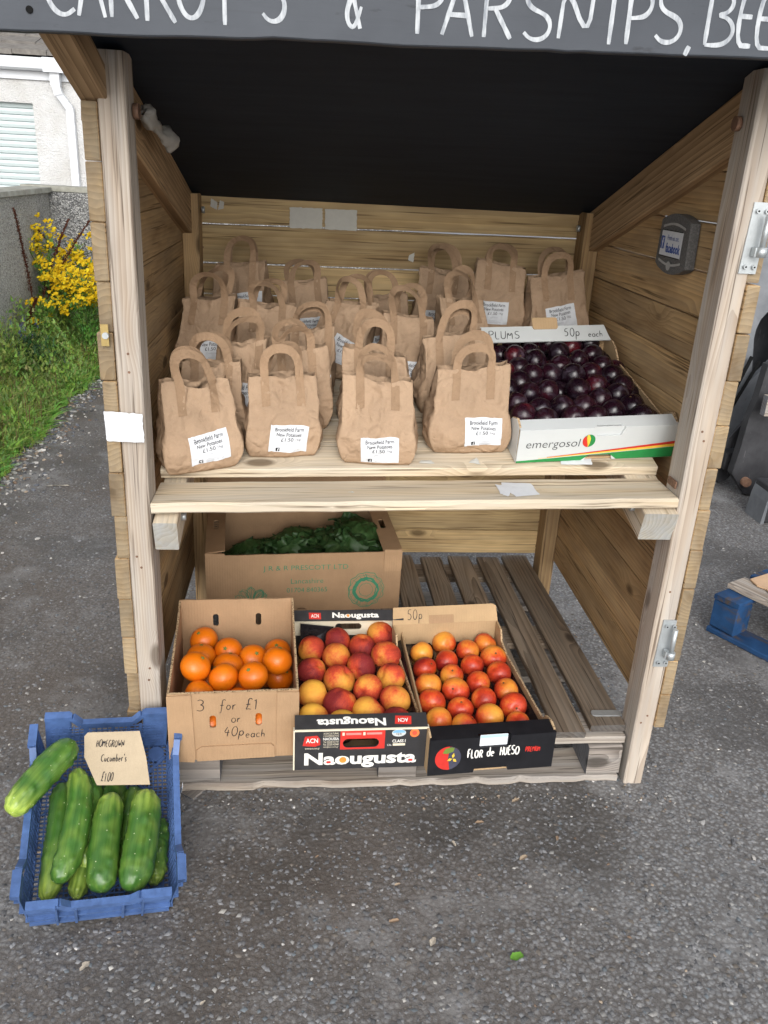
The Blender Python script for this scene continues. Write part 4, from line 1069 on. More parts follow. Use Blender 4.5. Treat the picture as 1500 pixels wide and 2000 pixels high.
BAGS = [  # x, y, turn, width, height, lean, label
 (-.470, .165, 15, .150, .172, (-.02, 0), 'crumpled paper potato bag at the left end of the front row beside the post', .062),
 (-.289, .222, 2, .152, .165, (0, -.02), 'plump paper potato bag second from left in the front row', .060),
 (-.080, .190, -5, .155, .168, (0, 0), 'paper potato bag third from left in the front row, nearest the shelf edge', .058),
 (.125, .235, 0, .168, .178, (.02, 0), 'paper potato bag at the right end of the front row beside the plum box', .055),
 (-.452, .300, 10, .135, .160, (0, 0), 'paper bag directly behind the leftmost front bag, its right side showing', .060),
 (-.395, .400, -12, .120, .160, (.03, 0), 'small paper bag between the first and second front bags, one row back', .055),
 (-.268, .332, 6, .150, .172, (0, 0), 'paper bag directly behind the second front bag, only sides and handles showing', .066),
 (-.078, .330, -4, .152, .172, (0, 0), 'paper bag directly behind the third front bag, V notch in its top', .066),
 (.110, .410, 4, .152, .180, (0, 0), 'tall paper bag directly behind the right front bag beside the plums', .068),
 (-.350, .580, 3, .148, .175, (0, 0), 'broad paper bag in the middle rows with its handle arched over, left of centre', .058),
 (-.240, .455, -10, .110, .165, (.05, 0), 'narrow paper bag squeezed behind the second front bag with a creased sticker', .058),
 (-.165, .590, -14, .140, .178, (.16, 0), 'paper bag leaning to the right in the middle of the shelf with tilted sticker', .068),
 (.012, .520, -8, .135, .172, (0, 0), 'paper bag behind the third and fourth front bags, its sticker half hidden', .066),
 (-.040, .665, 10, .130, .172, (0, 0), 'paper bag in the third row at the centre with a bent handle', .062),
 (-.500, .630, -2, .135, .175, (0, 0), 'paper bag against the left wall boards in the third row', .060),
 (-.430, .835, -16, .145, .180, (-.03, 0), 'paper bag in the back left corner with twisted handles against the back wall', .070),
 (-.255, .780, 8, .125, .168, (0, 0), 'paper bag near the back wall behind the left middle bags', .055),
 (.130, .830, -6, .138, .176, (0, 0), 'paper bag against the back wall right of centre, next to the corner pair', .062),
 (.172, .640, 14, .128, .172, (0, 0), 'paper bag just behind the tall bag at the left edge of the plum box', .066),
 (.300, .848, -3, .142, .188, (0, 0), 'upright paper bag against the back wall, second from the right corner', .060),
 (.462, .790, 3, .158, .176, (0, 0), 'paper bag standing behind the plum box in the back right corner', .056)]
ST = {0: (.012, .055, .10), 1: (.012, .044, -.06), 2: (.006, .036, 0), 3: (.028, .052, 0), 9: (.028, .050, 0), 11: (.02, .072, -.30), 14: (.02, .062, .06), 19: (-.012, .070, 0), 20: (.006, .078, .16), 10: (.012, .05, -.1), 12: (.012, .05, -.1), 15: (.03, .09, .1)}
for i, (x, y, rz_, w_, h_, ln, lb, hh_) in enumerate(BAGS):
    make_bag('paper_bag', (x, y, shelf_z(x, y) + .0025), R(rz_), lb, w_ * 1.07, .108 if w_ > .13 else .092, h_ * random.Random(i).uniform(.97, 1.03), 100 + i, ln, hh_, True, 0, 1.0, ST.get(i, (.004, .05, 0)))

# ------------------------------------------------------------------ fruit
def mk_orange():
    nt = NT('orange peel'); o = nt.obj(); g = nt.noise(o, 30, 3, .5); pz = nt.vor(o, 330)
    c = nt.ramp(nt.math('ADD', nt.math('MULTIPLY', g, .7), nt.math('MULTIPLY', nt.rand(), .3)), [(.3, (.66, .135, .002)), (.7, (.74, .18, .004))])
    nt.bump(pz, .25, .001); return nt.end(c, .38, .5, Subsurface_Weight=.0)
M['orange'] = mk_orange()
def mk_stonefruit(name, yel, red, dark, lo, hi, rough, fuzz=0):
    nt = NT(name); o = nt.obj(); rnd = nt.rand(); inf = nt.n('ObjectInfo')
    w4 = nt.n('TexNoise', noise_dimensions='4D'); nt.put(w4.inputs['Vector'], o); nt.put(w4.inputs['W'], nt.math('MULTIPLY', rnd, 71)); w4.inputs['Scale'].default_value = 17; w4.inputs['Detail'].default_value = 4; w4.inputs['Roughness'].default_value = .55
    fine = nt.noise(nt.map(o, (1, 1, .35)), 260, 4, .6); sp = nt.noise(o, 700, 2, .5)
    side = sepx(nt, o)[0]
    f = nt.math('ADD', w4.outputs['Fac'], nt.math('MULTIPLY', side, 5.5))
    f = nt.math('ADD', f, nt.math('MULTIPLY', nt.math('SUBTRACT', fine, .5), .22)); f = nt.math('ADD', f, nt.math('MULTIPLY', nt.math('SUBTRACT', rnd, .5), .30))
    c = nt.ramp(f, [(lo, yel), (lo + (hi - lo) * .38, tuple(a * .55 + b * .45 for a, b in zip(yel, red))), (lo + (hi - lo) * .7, red), (hi + .06, dark)])
    c = nt.mix(nt.ramp(sp, [(.62, 0), (.72, .25)]), c, tuple(min(1, a * .7 + b * .5) for a, b in zip(yel, red)))
    k = {}
    if fuzz: k = dict(Sheen_Weight=fuzz, Sheen_Roughness=.5)
    nt.bump(fine, .08, .001); return nt.end(c, rough, .4 if rough < .5 else .2, **k)
M['peach'] = mk_stonefruit('peach skin', (.86, .46, .065), (.58, .070, .030), (.22, .022, .024), .17, .69, .62, 0)
M['nectarine'] = mk_stonefruit('nectarine skin', (.86, .38, .05), (.60, .058, .018), (.24, .014, .012), .17, .72, .33)
def mk_plum():
    nt = NT('plum skin'); o = nt.obj(); rnd = nt.rand()
    w4 = nt.n('TexNoise', noise_dimensions='4D'); nt.put(w4.inputs['Vector'], o); nt.put(w4.inputs['W'], nt.math('MULTIPLY', rnd, 53)); w4.inputs['Scale'].default_value = 24; w4.inputs['Detail'].default_value = 5
    c = nt.ramp(nt.math('ADD', w4.outputs['Fac'], nt.math('MULTIPLY', nt.math('SUBTRACT', rnd, .5), .35)), [(.40, (.008, .0025, .006)), (.65, (.022, .0035, .009)), (.86, (.10, .008, .012))])
    bl = nt.noise(nt.map(nt.vadd(o, nt.vadd(rnd, (3, 5, 7), 'MULTIPLY')), (1, 1, 1)), 36, 6, .7, .8)
    c = nt.mix(nt.ramp(bl, [(.54, 0), (.78, .34)]), c, (.22, .18, .25))
    sp = nt.vor(o, 380); c = nt.mix(nt.ramp(sp, [(.10, .35), (.16, 0)]), c, (.16, .06, .06))
    return nt.end(c, nt.ramp(bl, [(.4, .22), (.8, .5)]), .45)
M['plum'] = mk_plum()
M['calyx'] = plain('green calyx', (.16, .20, .05), .7, .2, bump=0); M['stemscar'] = plain('brown stem', (.14, .08, .035), .8, .2, bump=0)
def fruit_mesh(name, kind, seed):
    nu, nv = 28, 18; vs = [(0, 0, 0)] * 0; fs = []
    def rad(th, ph):
        z = math.cos(th); r = 1.0
        if kind == 'orange': r *= 1 - .055 * math.exp(-((th) / .22) ** 2) - .03 * math.exp(-((math.pi - th) / .25) ** 2) + .012 * mnoise.noise((math.sin(th) * math.cos(ph) * 2 + seed, math.sin(th) * math.sin(ph) * 2, z * 2))
        else:
            dip = {'peach': .24, 'nectarine': .16, 'plum': .16}[kind]; cl = {'peach': .14, 'nectarine': .055, 'plum': .03}[kind]
            r *= 1 - dip * math.exp(-(th / .30) ** 2)
            dph = (ph + math.pi) % (2 * math.pi) - math.pi
            r *= 1 - cl * math.exp(-(dph / .17) ** 2) * math.sin(th) ** .6 * max(0, 1 - th / 3.0)
            r += .05 * math.exp(-((math.pi - th) / .2) ** 2) * (1 if kind == 'peach' else .4)
            r += .030 * mnoise.noise((math.sin(th) * math.cos(ph) * 1.3 + seed, math.sin(th) * math.sin(ph) * 1.3, z * 1.3))
        return r
    sq = {'orange': .92, 'peach': .95, 'nectarine': .98, 'plum': .97}[kind]
    for j in range(nv + 1):
        th = math.pi * j / nv
        for i in range(nu):
            ph = 2 * math.pi * i / nu; r = rad(max(th, .001), ph); vs.append((r * math.sin(th) * math.cos(ph), r * math.sin(th) * math.sin(ph), r * math.cos(th) * sq))
    for j in range(nv):
        for i in range(nu): fs.append((j * nu + i, (j + 1) * nu + i, (j + 1) * nu + (i + 1) % nu, j * nu + (i + 1) % nu))
    bm = bmesh.new(); bv = [bm.verts.new(v) for v in vs]; 
    for f in fs:
        try: bm.faces.new([bv[k] for k in f])
        except Exception: pass
    bmesh.ops.remove_doubles(bm, verts=bm.verts, dist=1e-5); me = bpy.data.meshes.new(name); bm.to_mesh(me); bm.free()
    me.polygons.foreach_set('use_smooth', [True] * len(me.polygons)); return me
def scaled(me, r):      # one mesh per size class keeps object-space texture in metres
    m2 = me.copy(); m2.transform(Matrix.Scale(r, 4)); return m2
_fm = {}
def fruit(kind, pos, r, rot, label, group, seed, cal=None):
    r = round(r * {'plum': 1.06, 'peach': 1.05}.get(kind, 1) / .0015) * .0015; key = (kind, r, seed % 3)
    if key not in _fm:
        _fm[key] = scaled(fruit_mesh(kind, kind, seed % 3 * 7.7), r); _fm[key].materials.append(M[kind])
    o = bpy.data.objects.new(kind, _fm[key]); C.objects.link(o); o.location = pos; o.rotation_euler = rot
    q_ = random.Random(int((pos[0] * 7919 + pos[1] * 104729) * 1000)); o.scale = tuple(q_.uniform(.94, 1.06) for _ in range(3)) if kind != 'orange' else tuple(q_.uniform(.96, 1.03) for _ in range(3))
    tag(o, label, kind, group)
    if cal:
        k2 = (cal, r)
        if k2 not in _fm:
            mb = MB(); n = 10; z = r * {'orange': .875, 'peach': .76, 'nectarine': .83, 'plum': .82}[kind]; vs = [(0, 0, z + .0022)]
            for i in range(n): a = 6.283 * i / n; rr = (.0058 if i % 2 else .0032) if cal == 'calyx' else .0026; vs.append((rr * math.cos(a), rr * math.sin(a), z + .0009))
            mb.add(vs, [(0, 1 + i, 1 + (i + 1) % n) for i in range(n)]); tmp = mb.build(cal, M['calyx'] if cal == 'calyx' else M['stemscar']); _fm[k2] = tmp.data; bpy.data.objects.remove(tmp)
        c = bpy.data.objects.new('calyx' if cal == 'calyx' else 'stem_scar', _fm[k2]); C.objects.link(c); c.parent = o
    return o
ORD = ['first', 'second', 'third', 'fourth', 'fifth', 'sixth', 'seventh', 'eighth', 'ninth', 'tenth']
def rows(pts, dy, axis=lambda p: p[1]):
    idx = sorted(range(len(pts)), key=lambda i: axis(pts[i])); out = {}; cur = [idx[0]]; rws = []
    for i in idx[1:]:
        if axis(pts[i]) - axis(pts[cur[0]]) > dy: rws.append(cur); cur = [i]
        else: cur.append(i)
    rws.append(cur)
    for r_, rw in enumerate(rws):
        for c_, i in enumerate(sorted(rw, key=lambda i: pts[i][0])): out[i] = (r_, c_)
    return out
PEACHES = [(-0.2172, 0.2615, 0.217, 0.0356), (-0.1514, 0.2993, 0.217, 0.0363), (-0.1545, 0.2257, 0.217, 0.0364), (-0.0866, 0.2716, 0.217, 0.034), (-0.0338, 0.3317, 0.217, 0.0358), (-0.0277, 0.2307, 0.217, 0.0366), (-0.2169, 0.1606, 0.217, 0.0341), (-0.094, 0.1777, 0.217, 0.0357), (-0.1501, 0.1213, 0.217, 0.037), (-0.0237, 0.1336, 0.217, 0.0358), (-0.2122, 0.0622, 0.217, 0.034), (-0.0829, 0.0832, 0.217, 0.0342), (-0.1513, 0.0246, 0.217, 0.0385), (-0.0215, 0.0405, 0.217, 0.0358), (-0.211, -0.0279, 0.217, 0.034), (-0.0866, -0.0095, 0.217, 0.037), (-0.1475, -0.0545, 0.217, 0.034), (-0.0247, -0.0433, 0.217, 0.0344)]
NECTARINES = [(0.0693, 0.2653, 0.205, 0.0303), (0.135, 0.3143, 0.205, 0.0321), (0.1919, 0.2759, 0.205, 0.0295), (0.2458, 0.3103, 0.205, 0.0293), (0.068, 0.1928, 0.205, 0.0294), (0.1281, 0.2252, 0.205, 0.0302), (0.1325, 0.161, 0.205, 0.0291), (0.1915, 0.2056, 0.205, 0.03), (0.2535, 0.2411, 0.205, 0.0325), (0.2532, 0.1702, 0.205, 0.0313), (0.0682, 0.1206, 0.205, 0.0317), (0.1932, 0.1281, 0.205, 0.0307), (0.1319, 0.0963, 0.205, 0.0324), (0.0682, 0.049, 0.205, 0.0323), (0.2558, 0.096, 0.205, 0.0316), (0.1936, 0.0584, 0.205, 0.0304), (0.1315, 0.0217, 0.205, 0.0307), (0.0737, -0.0223, 0.205, 0.0306), (0.2595, 0.0307, 0.205, 0.0323), (0.1941, -0.0103, 0.205, 0.0325), (0.1303, -0.043, 0.205, 0.029), (0.2556, -0.0339, 0.205, 0.029)]
ORANGES = [(-0.4816, 0.2159, 0.27, 0.034), (-0.417, 0.1656, 0.27, 0.034), (-0.479, 0.1431, 0.2692, 0.034), (-0.4787, 0.0441, 0.3058, 0.034), (-0.4114, 0.0999, 0.2723, 0.034), (-0.3555, 0.1345, 0.2699, 0.034), (-0.301, 0.1912, 0.2516, 0.034), (-0.2973, 0.1017, 0.285, 0.034), (-0.3491, 0.0319, 0.2886, 0.034), (-0.2947, 0.1361, 0.2164, 0.034), (-0.465, -0.004, 0.264, 0.034), (-0.4162, 0.0356, 0.2821, 0.034), (-0.3809, 0.0049, 0.2379, 0.034), (-0.4586, 0.0977, 0.2271, 0.034), (-0.4379, -0.032, 0.2109, 0.034), (-0.3303, -0.0291, 0.2128, 0.034), (-0.4489, 0.0438, 0.1908, 0.034), (-0.3799, 0.0439, 0.185, 0.034), (-0.3097, 0.0308, 0.1948, 0.034), (-0.46, 0.1515, 0.189, 0.034), (-0.39, 0.13, 0.19, 0.034), (-0.33, 0.19, 0.19, 0.034)]
PLUMS = [(0.3459, 0.6, 0.965, 0.0265), (0.2949, 0.6, 0.9596, 0.0269), (0.3355, 0.5511, 0.937, 0.0286), (0.2909, 0.5195, 0.9362, 0.0279), (0.3972, 0.6, 0.9586, 0.0265), (0.4149, 0.5519, 0.9434, 0.0275), (0.4564, 0.59, 0.9533, 0.0276), (0.5077, 0.6, 0.9599, 0.0267), (0.3409, 0.4965, 0.9288, 0.0284), (0.2902, 0.4667, 0.9176, 0.0265), (0.3151, 0.4214, 0.9107, 0.0274), (0.366, 0.4325, 0.9104, 0.0278), (0.4531, 0.5066, 0.9332, 0.0275), (0.4993, 0.5366, 0.9418, 0.028), (0.5084, 0.4734, 0.9268, 0.0284), (0.4184, 0.4181, 0.913, 0.0291), (0.4685, 0.4378, 0.916, 0.0271), (0.3988, 0.4751, 0.9236, 0.0281), (0.2759, 0.385, 0.8981, 0.0283), (0.3367, 0.3438, 0.8904, 0.0271), (0.2876, 0.329, 0.886, 0.0262), (0.4135, 0.3476, 0.8939, 0.0291), (0.4636, 0.369, 0.9004, 0.0271), (0.5184, 0.4209, 0.9142, 0.0271), (0.5287, 0.3683, 0.9005, 0.0289), (0.4515, 0.2989, 0.8839, 0.028), (0.4065, 0.2655, 0.873, 0.0276), (0.3522, 0.2647, 0.872, 0.0285), (0.2974, 0.2559, 0.8681, 0.0263), (0.253, 0.2272, 0.86, 0.0283), (0.2477, 0.2828, 0.8733, 0.0273), (0.3012, 0.2053, 0.8566, 0.0265), (0.4671, 0.2447, 0.8707, 0.0282), (0.5213, 0.2718, 0.8789, 0.029), (0.4194, 0.215, 0.863, 0.0268), (0.5251, 0.2175, 0.867, 0.0281), (0.2628, 0.5636, 0.9262, 0.0271), (0.2353, 0.6, 0.9641, 0.0284), (0.2466, 0.4365, 0.9102, 0.0284), (0.2396, 0.3467, 0.8894, 0.0269), (0.3658, 0.2113, 0.8598, 0.0287), (0.5003, 0.3223, 0.8909, 0.0282)]

def face(rd, spread=.9, toward=.55):     # stem axis tipped somewhere up and towards the viewer
    return (rd.uniform(-spread, spread) + toward * .6, rd.uniform(-spread, spread), rd.random() * 6.283)
rd = random.Random(5)
rw = rows(ORANGES[:14], .055)
for i, (x, y, z, r) in enumerate(ORANGES):
    if i < 14: lb = 'orange in the tall brown box, %s row from the front, %s from left' % (ORD[rw[i][0]], ORD[rw[i][1]])
    elif i == 14: lb = 'orange seen through the left hand hole of the brown box'
    elif i == 15: lb = 'orange seen through the right hand hole of the brown box'
    else: lb = 'orange in the bottom layer of the tall brown box'
    fruit('orange', (x, y, z), r, face(rd, .5), lb, 'oranges in the brown box' if i < 16 else 'bottom layer of oranges', i, 'calyx')
rw = rows(PEACHES, .05)
for i, (x, y, z, r) in enumerate(PEACHES):
    fruit('peach', (x, y, z), r, face(rd, 1.2), 'fuzzy peach in the charcoal printed box, %s row from the front, %s from left' % (ORD[rw[i][0]], ORD[rw[i][1]]), 'peaches in the printed box', i)
rw = rows(NECTARINES, .042)
for i, (x, y, z, r) in enumerate(NECTARINES):
    fruit('nectarine', (x, y, z), r, face(rd, 1.0), 'shiny nectarine in the black fronted box, %s row from the front, %s from left' % (ORD[rw[i][0]], ORD[rw[i][1]]), 'nectarines in the black fronted box', i, 'stem' if i % 2 == 0 else None)
gx = random.Random(77)
for k in range(6):
    for q in range(7):
        x, y = .250 + k * .058 + gx.uniform(-.006, .006) + (.02 if q % 2 else -.004), .200 + q * .063 + gx.uniform(-.006, .006); x += (.40 - y) * .02
        if x > .57: continue
        fruit('plum', (x, y, shelf_z(x, y) + .040), .0262, face(gx, 1.3), 'dark plum in the lower layer of the white box, seen between the top ones', 'lower layer of plums', k * 7 + q)
rw = rows(PLUMS, .047)
for i, (x, y, z, r) in enumerate(PLUMS):
    fruit('plum', (x, y, z), r, face(rd, 1.3), 'dark plum in the white box, %s row from the front, %s from left' % (ORD[rw[i][0]], ORD[rw[i][1]]), 'plums in the white box', i, 'stem' if i % 3 == 0 else None)
# ------------------------------------------------------------------ boxes
TC = .0042
def box_root(name, loc, rz, label, cat='fruit box', mw=None):
    o = empty(name, loc, R(rz))
    if mw is not None: o.matrix_basis = mw
    return tag(o, label, cat)
def fr_front(d=0, y=0, z=0): return frame((0, y, z), (1, 0, 0), (0, 0, 1))
def fr_back(d): return frame((0, d, 0), (-1, 0, 0), (0, 0, 1))
def fr_left(w): return frame((-w / 2, 0, 0), (0, -1, 0), (0, 0, 1))      # local x = -depth
def fr_right(w): return frame((w / 2, 0, 0), (0, 1, 0), (0, 0, 1))
def wavy(x0, x1, z, amp=.002, n=14, sd=0): return [(x0 + (x1 - x0) * i / n, z + amp * mnoise.noise((i * .9 + sd, sd, 0))) for i in range(n + 1)]
def decal(name, poly, mat, parent, mw, off=.0004, holes=None):
    tr = tessellate_polygon([[Vector((p[0], p[1], 0)) for p in l] for l in [poly] + list(holes or [])])
    fl = [p for l in [poly] + list(holes or []) for p in l]
    return mesh(name, [(p[0], -off, p[1]) for p in fl], [tuple(t) for t in tr], mat, parent, mw)
def edge_strip(parent, pts, wd, nd=(0, 1, 0)):      # fluted cut edge lying on top of a panel
    mb = MB()
    for a, b in zip(pts, pts[1:]): mb.bar(a, b, nd, wd, .0012)
    mb.build('fluted_edge', M['cardedge'], parent)

# --- oranges: tall brown box
w_, d_, hf, hb = .278, .335, .172, .218
B = box_root('orange_box', (-.384, -.070, PZ + .001), 3.5, 'tall plain brown cardboard box of oranges with handwritten price, left of the front row')
pf = plate('panel', wavy(-w_ / 2, w_ / 2, hf, .0012)[::-1] + [(-w_ / 2, 0), (w_ / 2, 0)], [rrect(-.052, .082, -.038, .115, .0065), rrect(.046, .084, .060, .117, .0065)], TC, M['card'], B, fr_front())
plate('panel', [(-w_ / 2, 0), (w_ / 2, 0)] + wavy(-w_ / 2, w_ / 2, hb, .003)[::-1], [rrect(-.060, hb - .075, -.046, hb - .040, .0065), rrect(.045, hb - .075, .059, hb - .040, .0065)], TC, M['card'], B, fr_back(d_))
plate('panel', [(-d_ + TC, 0), (-TC, 0), (-TC, hf - .002), (-.05, hf), (-d_ + .08, hb - .025), (-d_ + TC, hb - .004)], None, TC, M['card'], B, fr_left(w_))
plate('panel', [(TC, 0), (d_ - TC, 0), (d_ - TC, hb - .004), (d_ - .08, hb - .025), (.05, hf), (TC, hf - .002)], None, TC, M['card'], B, fr_right(w_))
mb = MB(); mb.box((-w_ / 2 + TC, TC, 0), (w_ / 2 - TC, d_ - TC, .004)); mb.build('base', M['card'], B)
edge_strip(B, [(-w_ / 2 + .002, .004, hf + .0016), (-w_ / 2 + .002, .05, hf + .0028), (-w_ / 2 + .002, d_ - .08, hb - .0225), (-w_ / 2 + .002, d_ - .004, hb - .0012)], .0046, (1, 0, 0))
edge_strip(B, [(w_ / 2 - .002, .004, hf + .0016), (w_ / 2 - .002, .05, hf + .0028), (w_ / 2 - .002, d_ - .08, hb - .0225), (w_ / 2 - .002, d_ - .004, hb - .0012)], .0046, (1, 0, 0))
edge_strip(B, [(-w_ / 2, .002, hf + .0018), (w_ / 2, .002, hf + .0018)], .0046)
fl_ = fr_front(0, -.0036)
plate('flap', [(-w_ / 2 - .001, .001), (-w_ / 2 + .052, -.004), (-w_ / 2 + .055, .01), (-w_ / 2 + .050, hf - .001), (-w_ / 2 - .001, hf - .003)], None, .0032, M['card'], B, fl_)
plate('flap', [(w_ / 2 - .048, .004), (w_ / 2 + .001, .002), (w_ / 2 + .001, hf - .003), (w_ / 2 - .046, hf - .001)], None, .0032, M['card'], B, fl_)
plate('flap', [(-w_ / 2 + .058, -.002), (w_ / 2 - .051, .001), (w_ / 2 - .053, .030), (w_ / 2 - .060, .037), (-w_ / 2 + .068, .036), (-w_ / 2 + .058, .028)], None, .0032, M['card'], B, fr_front(0, -.0033))
ff = fr_front()
hand('handwriting', '3', M['pen'], pf, None, -.078, .128, .030, .0019, 1.0, .05)
hand('handwriting', 'for', M['pen'], pf, None, -.030, .130, .024, .0017, .8, .12)
hand('handwriting', '£1', M['pen'], pf, None, .024, .128, .028, .0019, .8, .1)
hand('handwriting', 'or', M['pen'], pf, None, -.006, .096, .022, .0016, .9, .1)
hand('handwriting', '40p', M['pen'], pf, None, -.024, .060, .025, .0018, .9, .15)
hand('handwriting', 'each', M['pen'], pf, None, .024, .054, .021, .0016, .85, .1)

# --- peaches: charcoal printed box
w_, d_, hf, hb = .288, .455, .102, .128
B = box_root('peach_box', (-.108, -.108, PZ + .001), 1.8, 'charcoal printed fruit box of peaches with large white lettering, middle of the front row')
hole = rrect(-.040, .057, .038, .079, .0105)
pf = plate('panel', rect(-w_ / 2, 0, w_ / 2, hf), [hole], .004, M['charbox'], B, fr_front())
mb = MB()
mb.box((-w_ / 2 - .003, -.0006, 0), (-w_ / 2, .012, hf + .002)); mb.box((w_ / 2, -.0006, 0), (w_ / 2 + .003, .012, hf + .002)); mb.box((-w_ / 2, -.0008, hf - .001), (w_ / 2, .003, hf + .0035)); mb.build('edge_trim', M['cream'], B)
top = frame((0, .001, hf + .0045), (1, 0, 0), (0, .94, .34))
ftop = plate('rim_flap', rect(-w_ / 2, 0, w_ / 2, .036), None, .003, M['charbox'], B, top)
text('lettering', 'Naougusta', M['whiteprint'], ftop, None, -.022, .017, .150, .025, .035, flip=True)
decal('print', [(.072, .008), (.108, .006), (.110, .027), (.075, .029)], M['redprint'], ftop, None); text('lettering', 'ACN', M['whiteprint'], ftop, None, .091, .017, .022, .010, .02, off=.001, flip=True)

text('lettering', 'Naougusta', M['whiteprint'], pf, None, 0, .0235, .246, .042, .035)
def letter_x(k, wd):
    full = text_geo('Naougusta', .035); a_ = text_geo('Naougusta'[:k], .035)[3]; b_ = text_geo('Naougusta'[:k + 1], .035)[3]
    return ((a_ + b_) / 2 - (full[2] + full[3]) / 2) * wd / (full[3] - full[2])
xo_ = letter_x(2, .246) + .001; decal('print', ell(xo_, .0245, .0080, .0080, 16), M['orangeprint'], pf, None, .0011)
for k in (1, 8): xa_ = letter_x(k, .246); decal('print', rrect(xa_ - .006, .0165, xa_ + .004, .0225, .0025), M['redprint'], pf, None, .0011)
decal('print', rect(-.046, .052, .051, .1005), M['redprint'], pf, None, .0003, [rrect(-.0405, .0565, .0385, .0795, .011)])
for k, (x0, z0) in enumerate(((-.037, .0925), (.008, .0925))):
    decal('print', rect(x0 - .005, z0 - .004, x0, z0 + .004), M['cream'], pf, None, .0006); decal('print', rect(x0 + .003, z0 - .0028, x0 + .036, z0 + .0028), plain('pale red print', (.72, .25, .22), .5, .3, bump=0), pf, None, .0006)
decal('print', [(-.127, .064), (-.122, .088), (-.096, .090), (-.090, .082), (-.089, .066), (-.100, .061)], M['redprint'], pf, None, .0003)
text('lettering', 'ACN', M['whiteprint'], pf, None, -.107, .0775, .026, .012, .015, off=.0009); text('lettering', 'www.acn.com.gr', M['cream'], pf, None, -.106, .0555, .032, .005)
text('lettering', 'AGRICULTURAL', M['cream'], pf, None, -.066, .095, .033, .0045); text('lettering', 'COOPERATIVE', M['cream'], pf, None, -.066, .0885, .033, .004); text('lettering', 'NAOUSSA', M['whiteprint'], pf, None, -.066, .081, .034, .007, .02)
text('lettering', 'Tel 23320 41197', M['cream'], pf, None, -.066, .073, .033, .0052); text('lettering', 'Fax 23320 43048', M['cream'], pf, None, -.066, .0665, .033, .0052); text('lettering', 'info@acn.com.gr', M['cream'], pf, None, -.066, .0595, .033, .005)
decal('print', ell(.081, .092, .0155, .0095, 22), M['whitebox'], pf, None, .0004); decal('print', ell(.081, .0925, .0140, .0080, 22, 0, 180), plain('sky blue print', (.20, .42, .62), .5, .3, bump=0), pf, None, .0007); text('lettering', 'qs', M['inkgrey'], pf, None, .081, .089, .012, .006, off=.001)
decal('print', ell(.1155, .091, .0105, .0110, 20), plain('seal orange print', (.80, .20, .06), .5, .3, bump=0), pf, None, .0004); decal('print', ell(.1155, .091, .0055, .0058, 16), plain('seal red print', (.68, .09, .05), .5, .3, bump=0), pf, None, .0007)
text('lettering', 'CLASS I', M['whiteprint'], pf, None, .082, .071, .029, .008, .02); decal('print', rect(.069, .0585, .096, .0645), M['cream'], pf, None, .0004); text('lettering', 'CAL', M['whiteprint'], pf, None, .0615, .0610, .010, .005)
hole2 = rrect(-.033, .085, .037, .104, .009)
pb = plate('panel', rect(-w_ / 2, 0, w_ / 2, hb), [hole2], .004, M['cream'], B, frame((0, d_ - .004, 0), (1, 0, 0), (0, 0, 1)))
bt = plate('rim_flap', rect(-w_ / 2, 0, w_ / 2, .030), None, .003, M['charbox'], B, frame((0, d_ - .034, hb + .002), (1, 0, 0), (0, .80, .60)))
text('lettering', 'Naougusta', M['whiteprint'], bt, None, .018, .013, .122, .020, .035)
decal('print', ell(letter_x(2, .122) + .018, .0135, .0042, .0040, 14), M['orangeprint'], bt, None, .0011)
decal('print', [(-.103, .005), (-.072, .004), (-.073, .022), (-.104, .023)], M['redprint'], bt, None); text('lettering', 'ACN', M['whiteprint'], bt, None, -.088, .0135, .020, .010, .02, off=.001)
plate('panel', [(-d_ + .004, 0), (-.004, 0), (-.004, hf - .005), (-.05, hf - .012), (-d_ + .05, hf - .012), (-d_ + .004, hb - .02)], None, .004, M['card2'], B, fr_left(w_))
plate('panel', [(.004, 0), (d_ - .004, 0), (d_ - .004, hb - .02), (d_ - .05, hf - .012), (.05, hf - .012), (.004, hf - .005)], None, .004, M['card2'], B, fr_right(w_))
mb = MB(); mb.box((-w_ / 2 + .004, .004, 0), (w_ / 2 - .004, d_ - .004, .004)); mb.build('base', M['card2'], B)
def cell_tray(parent, w, d, z, depth, cells, mat, margin=.006):
    n, mm = int(w / .008), int(d / .008); vs = []; fs = []
    for j in range(mm + 1):
        for i in range(n + 1):
            x = -w / 2 + w * i / n; y = d * j / mm + margin; dz = 0
            for (cx, cy, r) in cells:
                q = math.hypot(x - cx, y - cy) / (r * .98)
                if q < 1: dz = min(dz, -depth * math.sqrt(1 - q * q))
            e = .005 * (1 if (i in (0, n) or j in (0, mm)) else 0)
            vs.append((x, y, z + dz + e))
    for j in range(mm):
        for i in range(n): a = j * (n + 1) + i; fs.append((a, a + 1, a + n + 2, a + n + 1))
    return mesh('moulded_tray', vs, fs, mat, parent, None, True)
def local_cells(B, pts):
    a = B.rotation_euler[2]; out = []
    for (x, y, z, r) in pts:
        dx, dy = x - B.location.x, y - B.location.y; out.append((dx * math.cos(a) + dy * math.sin(a), -dx * math.sin(a) + dy * math.cos(a), r))
    return out
cell_tray(B, w_ - .010, d_ - .014, .066, .034, local_cells(B, PEACHES), M['tray'])
tongue = [(-.125, .395, .075), (-.045, .418, .068), (-.038, .440, .098), (-.125, .440, .108)]
mesh('tray_tongue', tongue + [(a, b + .002, c + .002) for a, b, c in tongue], [(0, 1, 2, 3), (7, 6, 5, 4), (0, 4, 5, 1), (1, 5, 6, 2), (2, 6, 7, 3), (3, 7, 4, 0)], M['tray'], B)

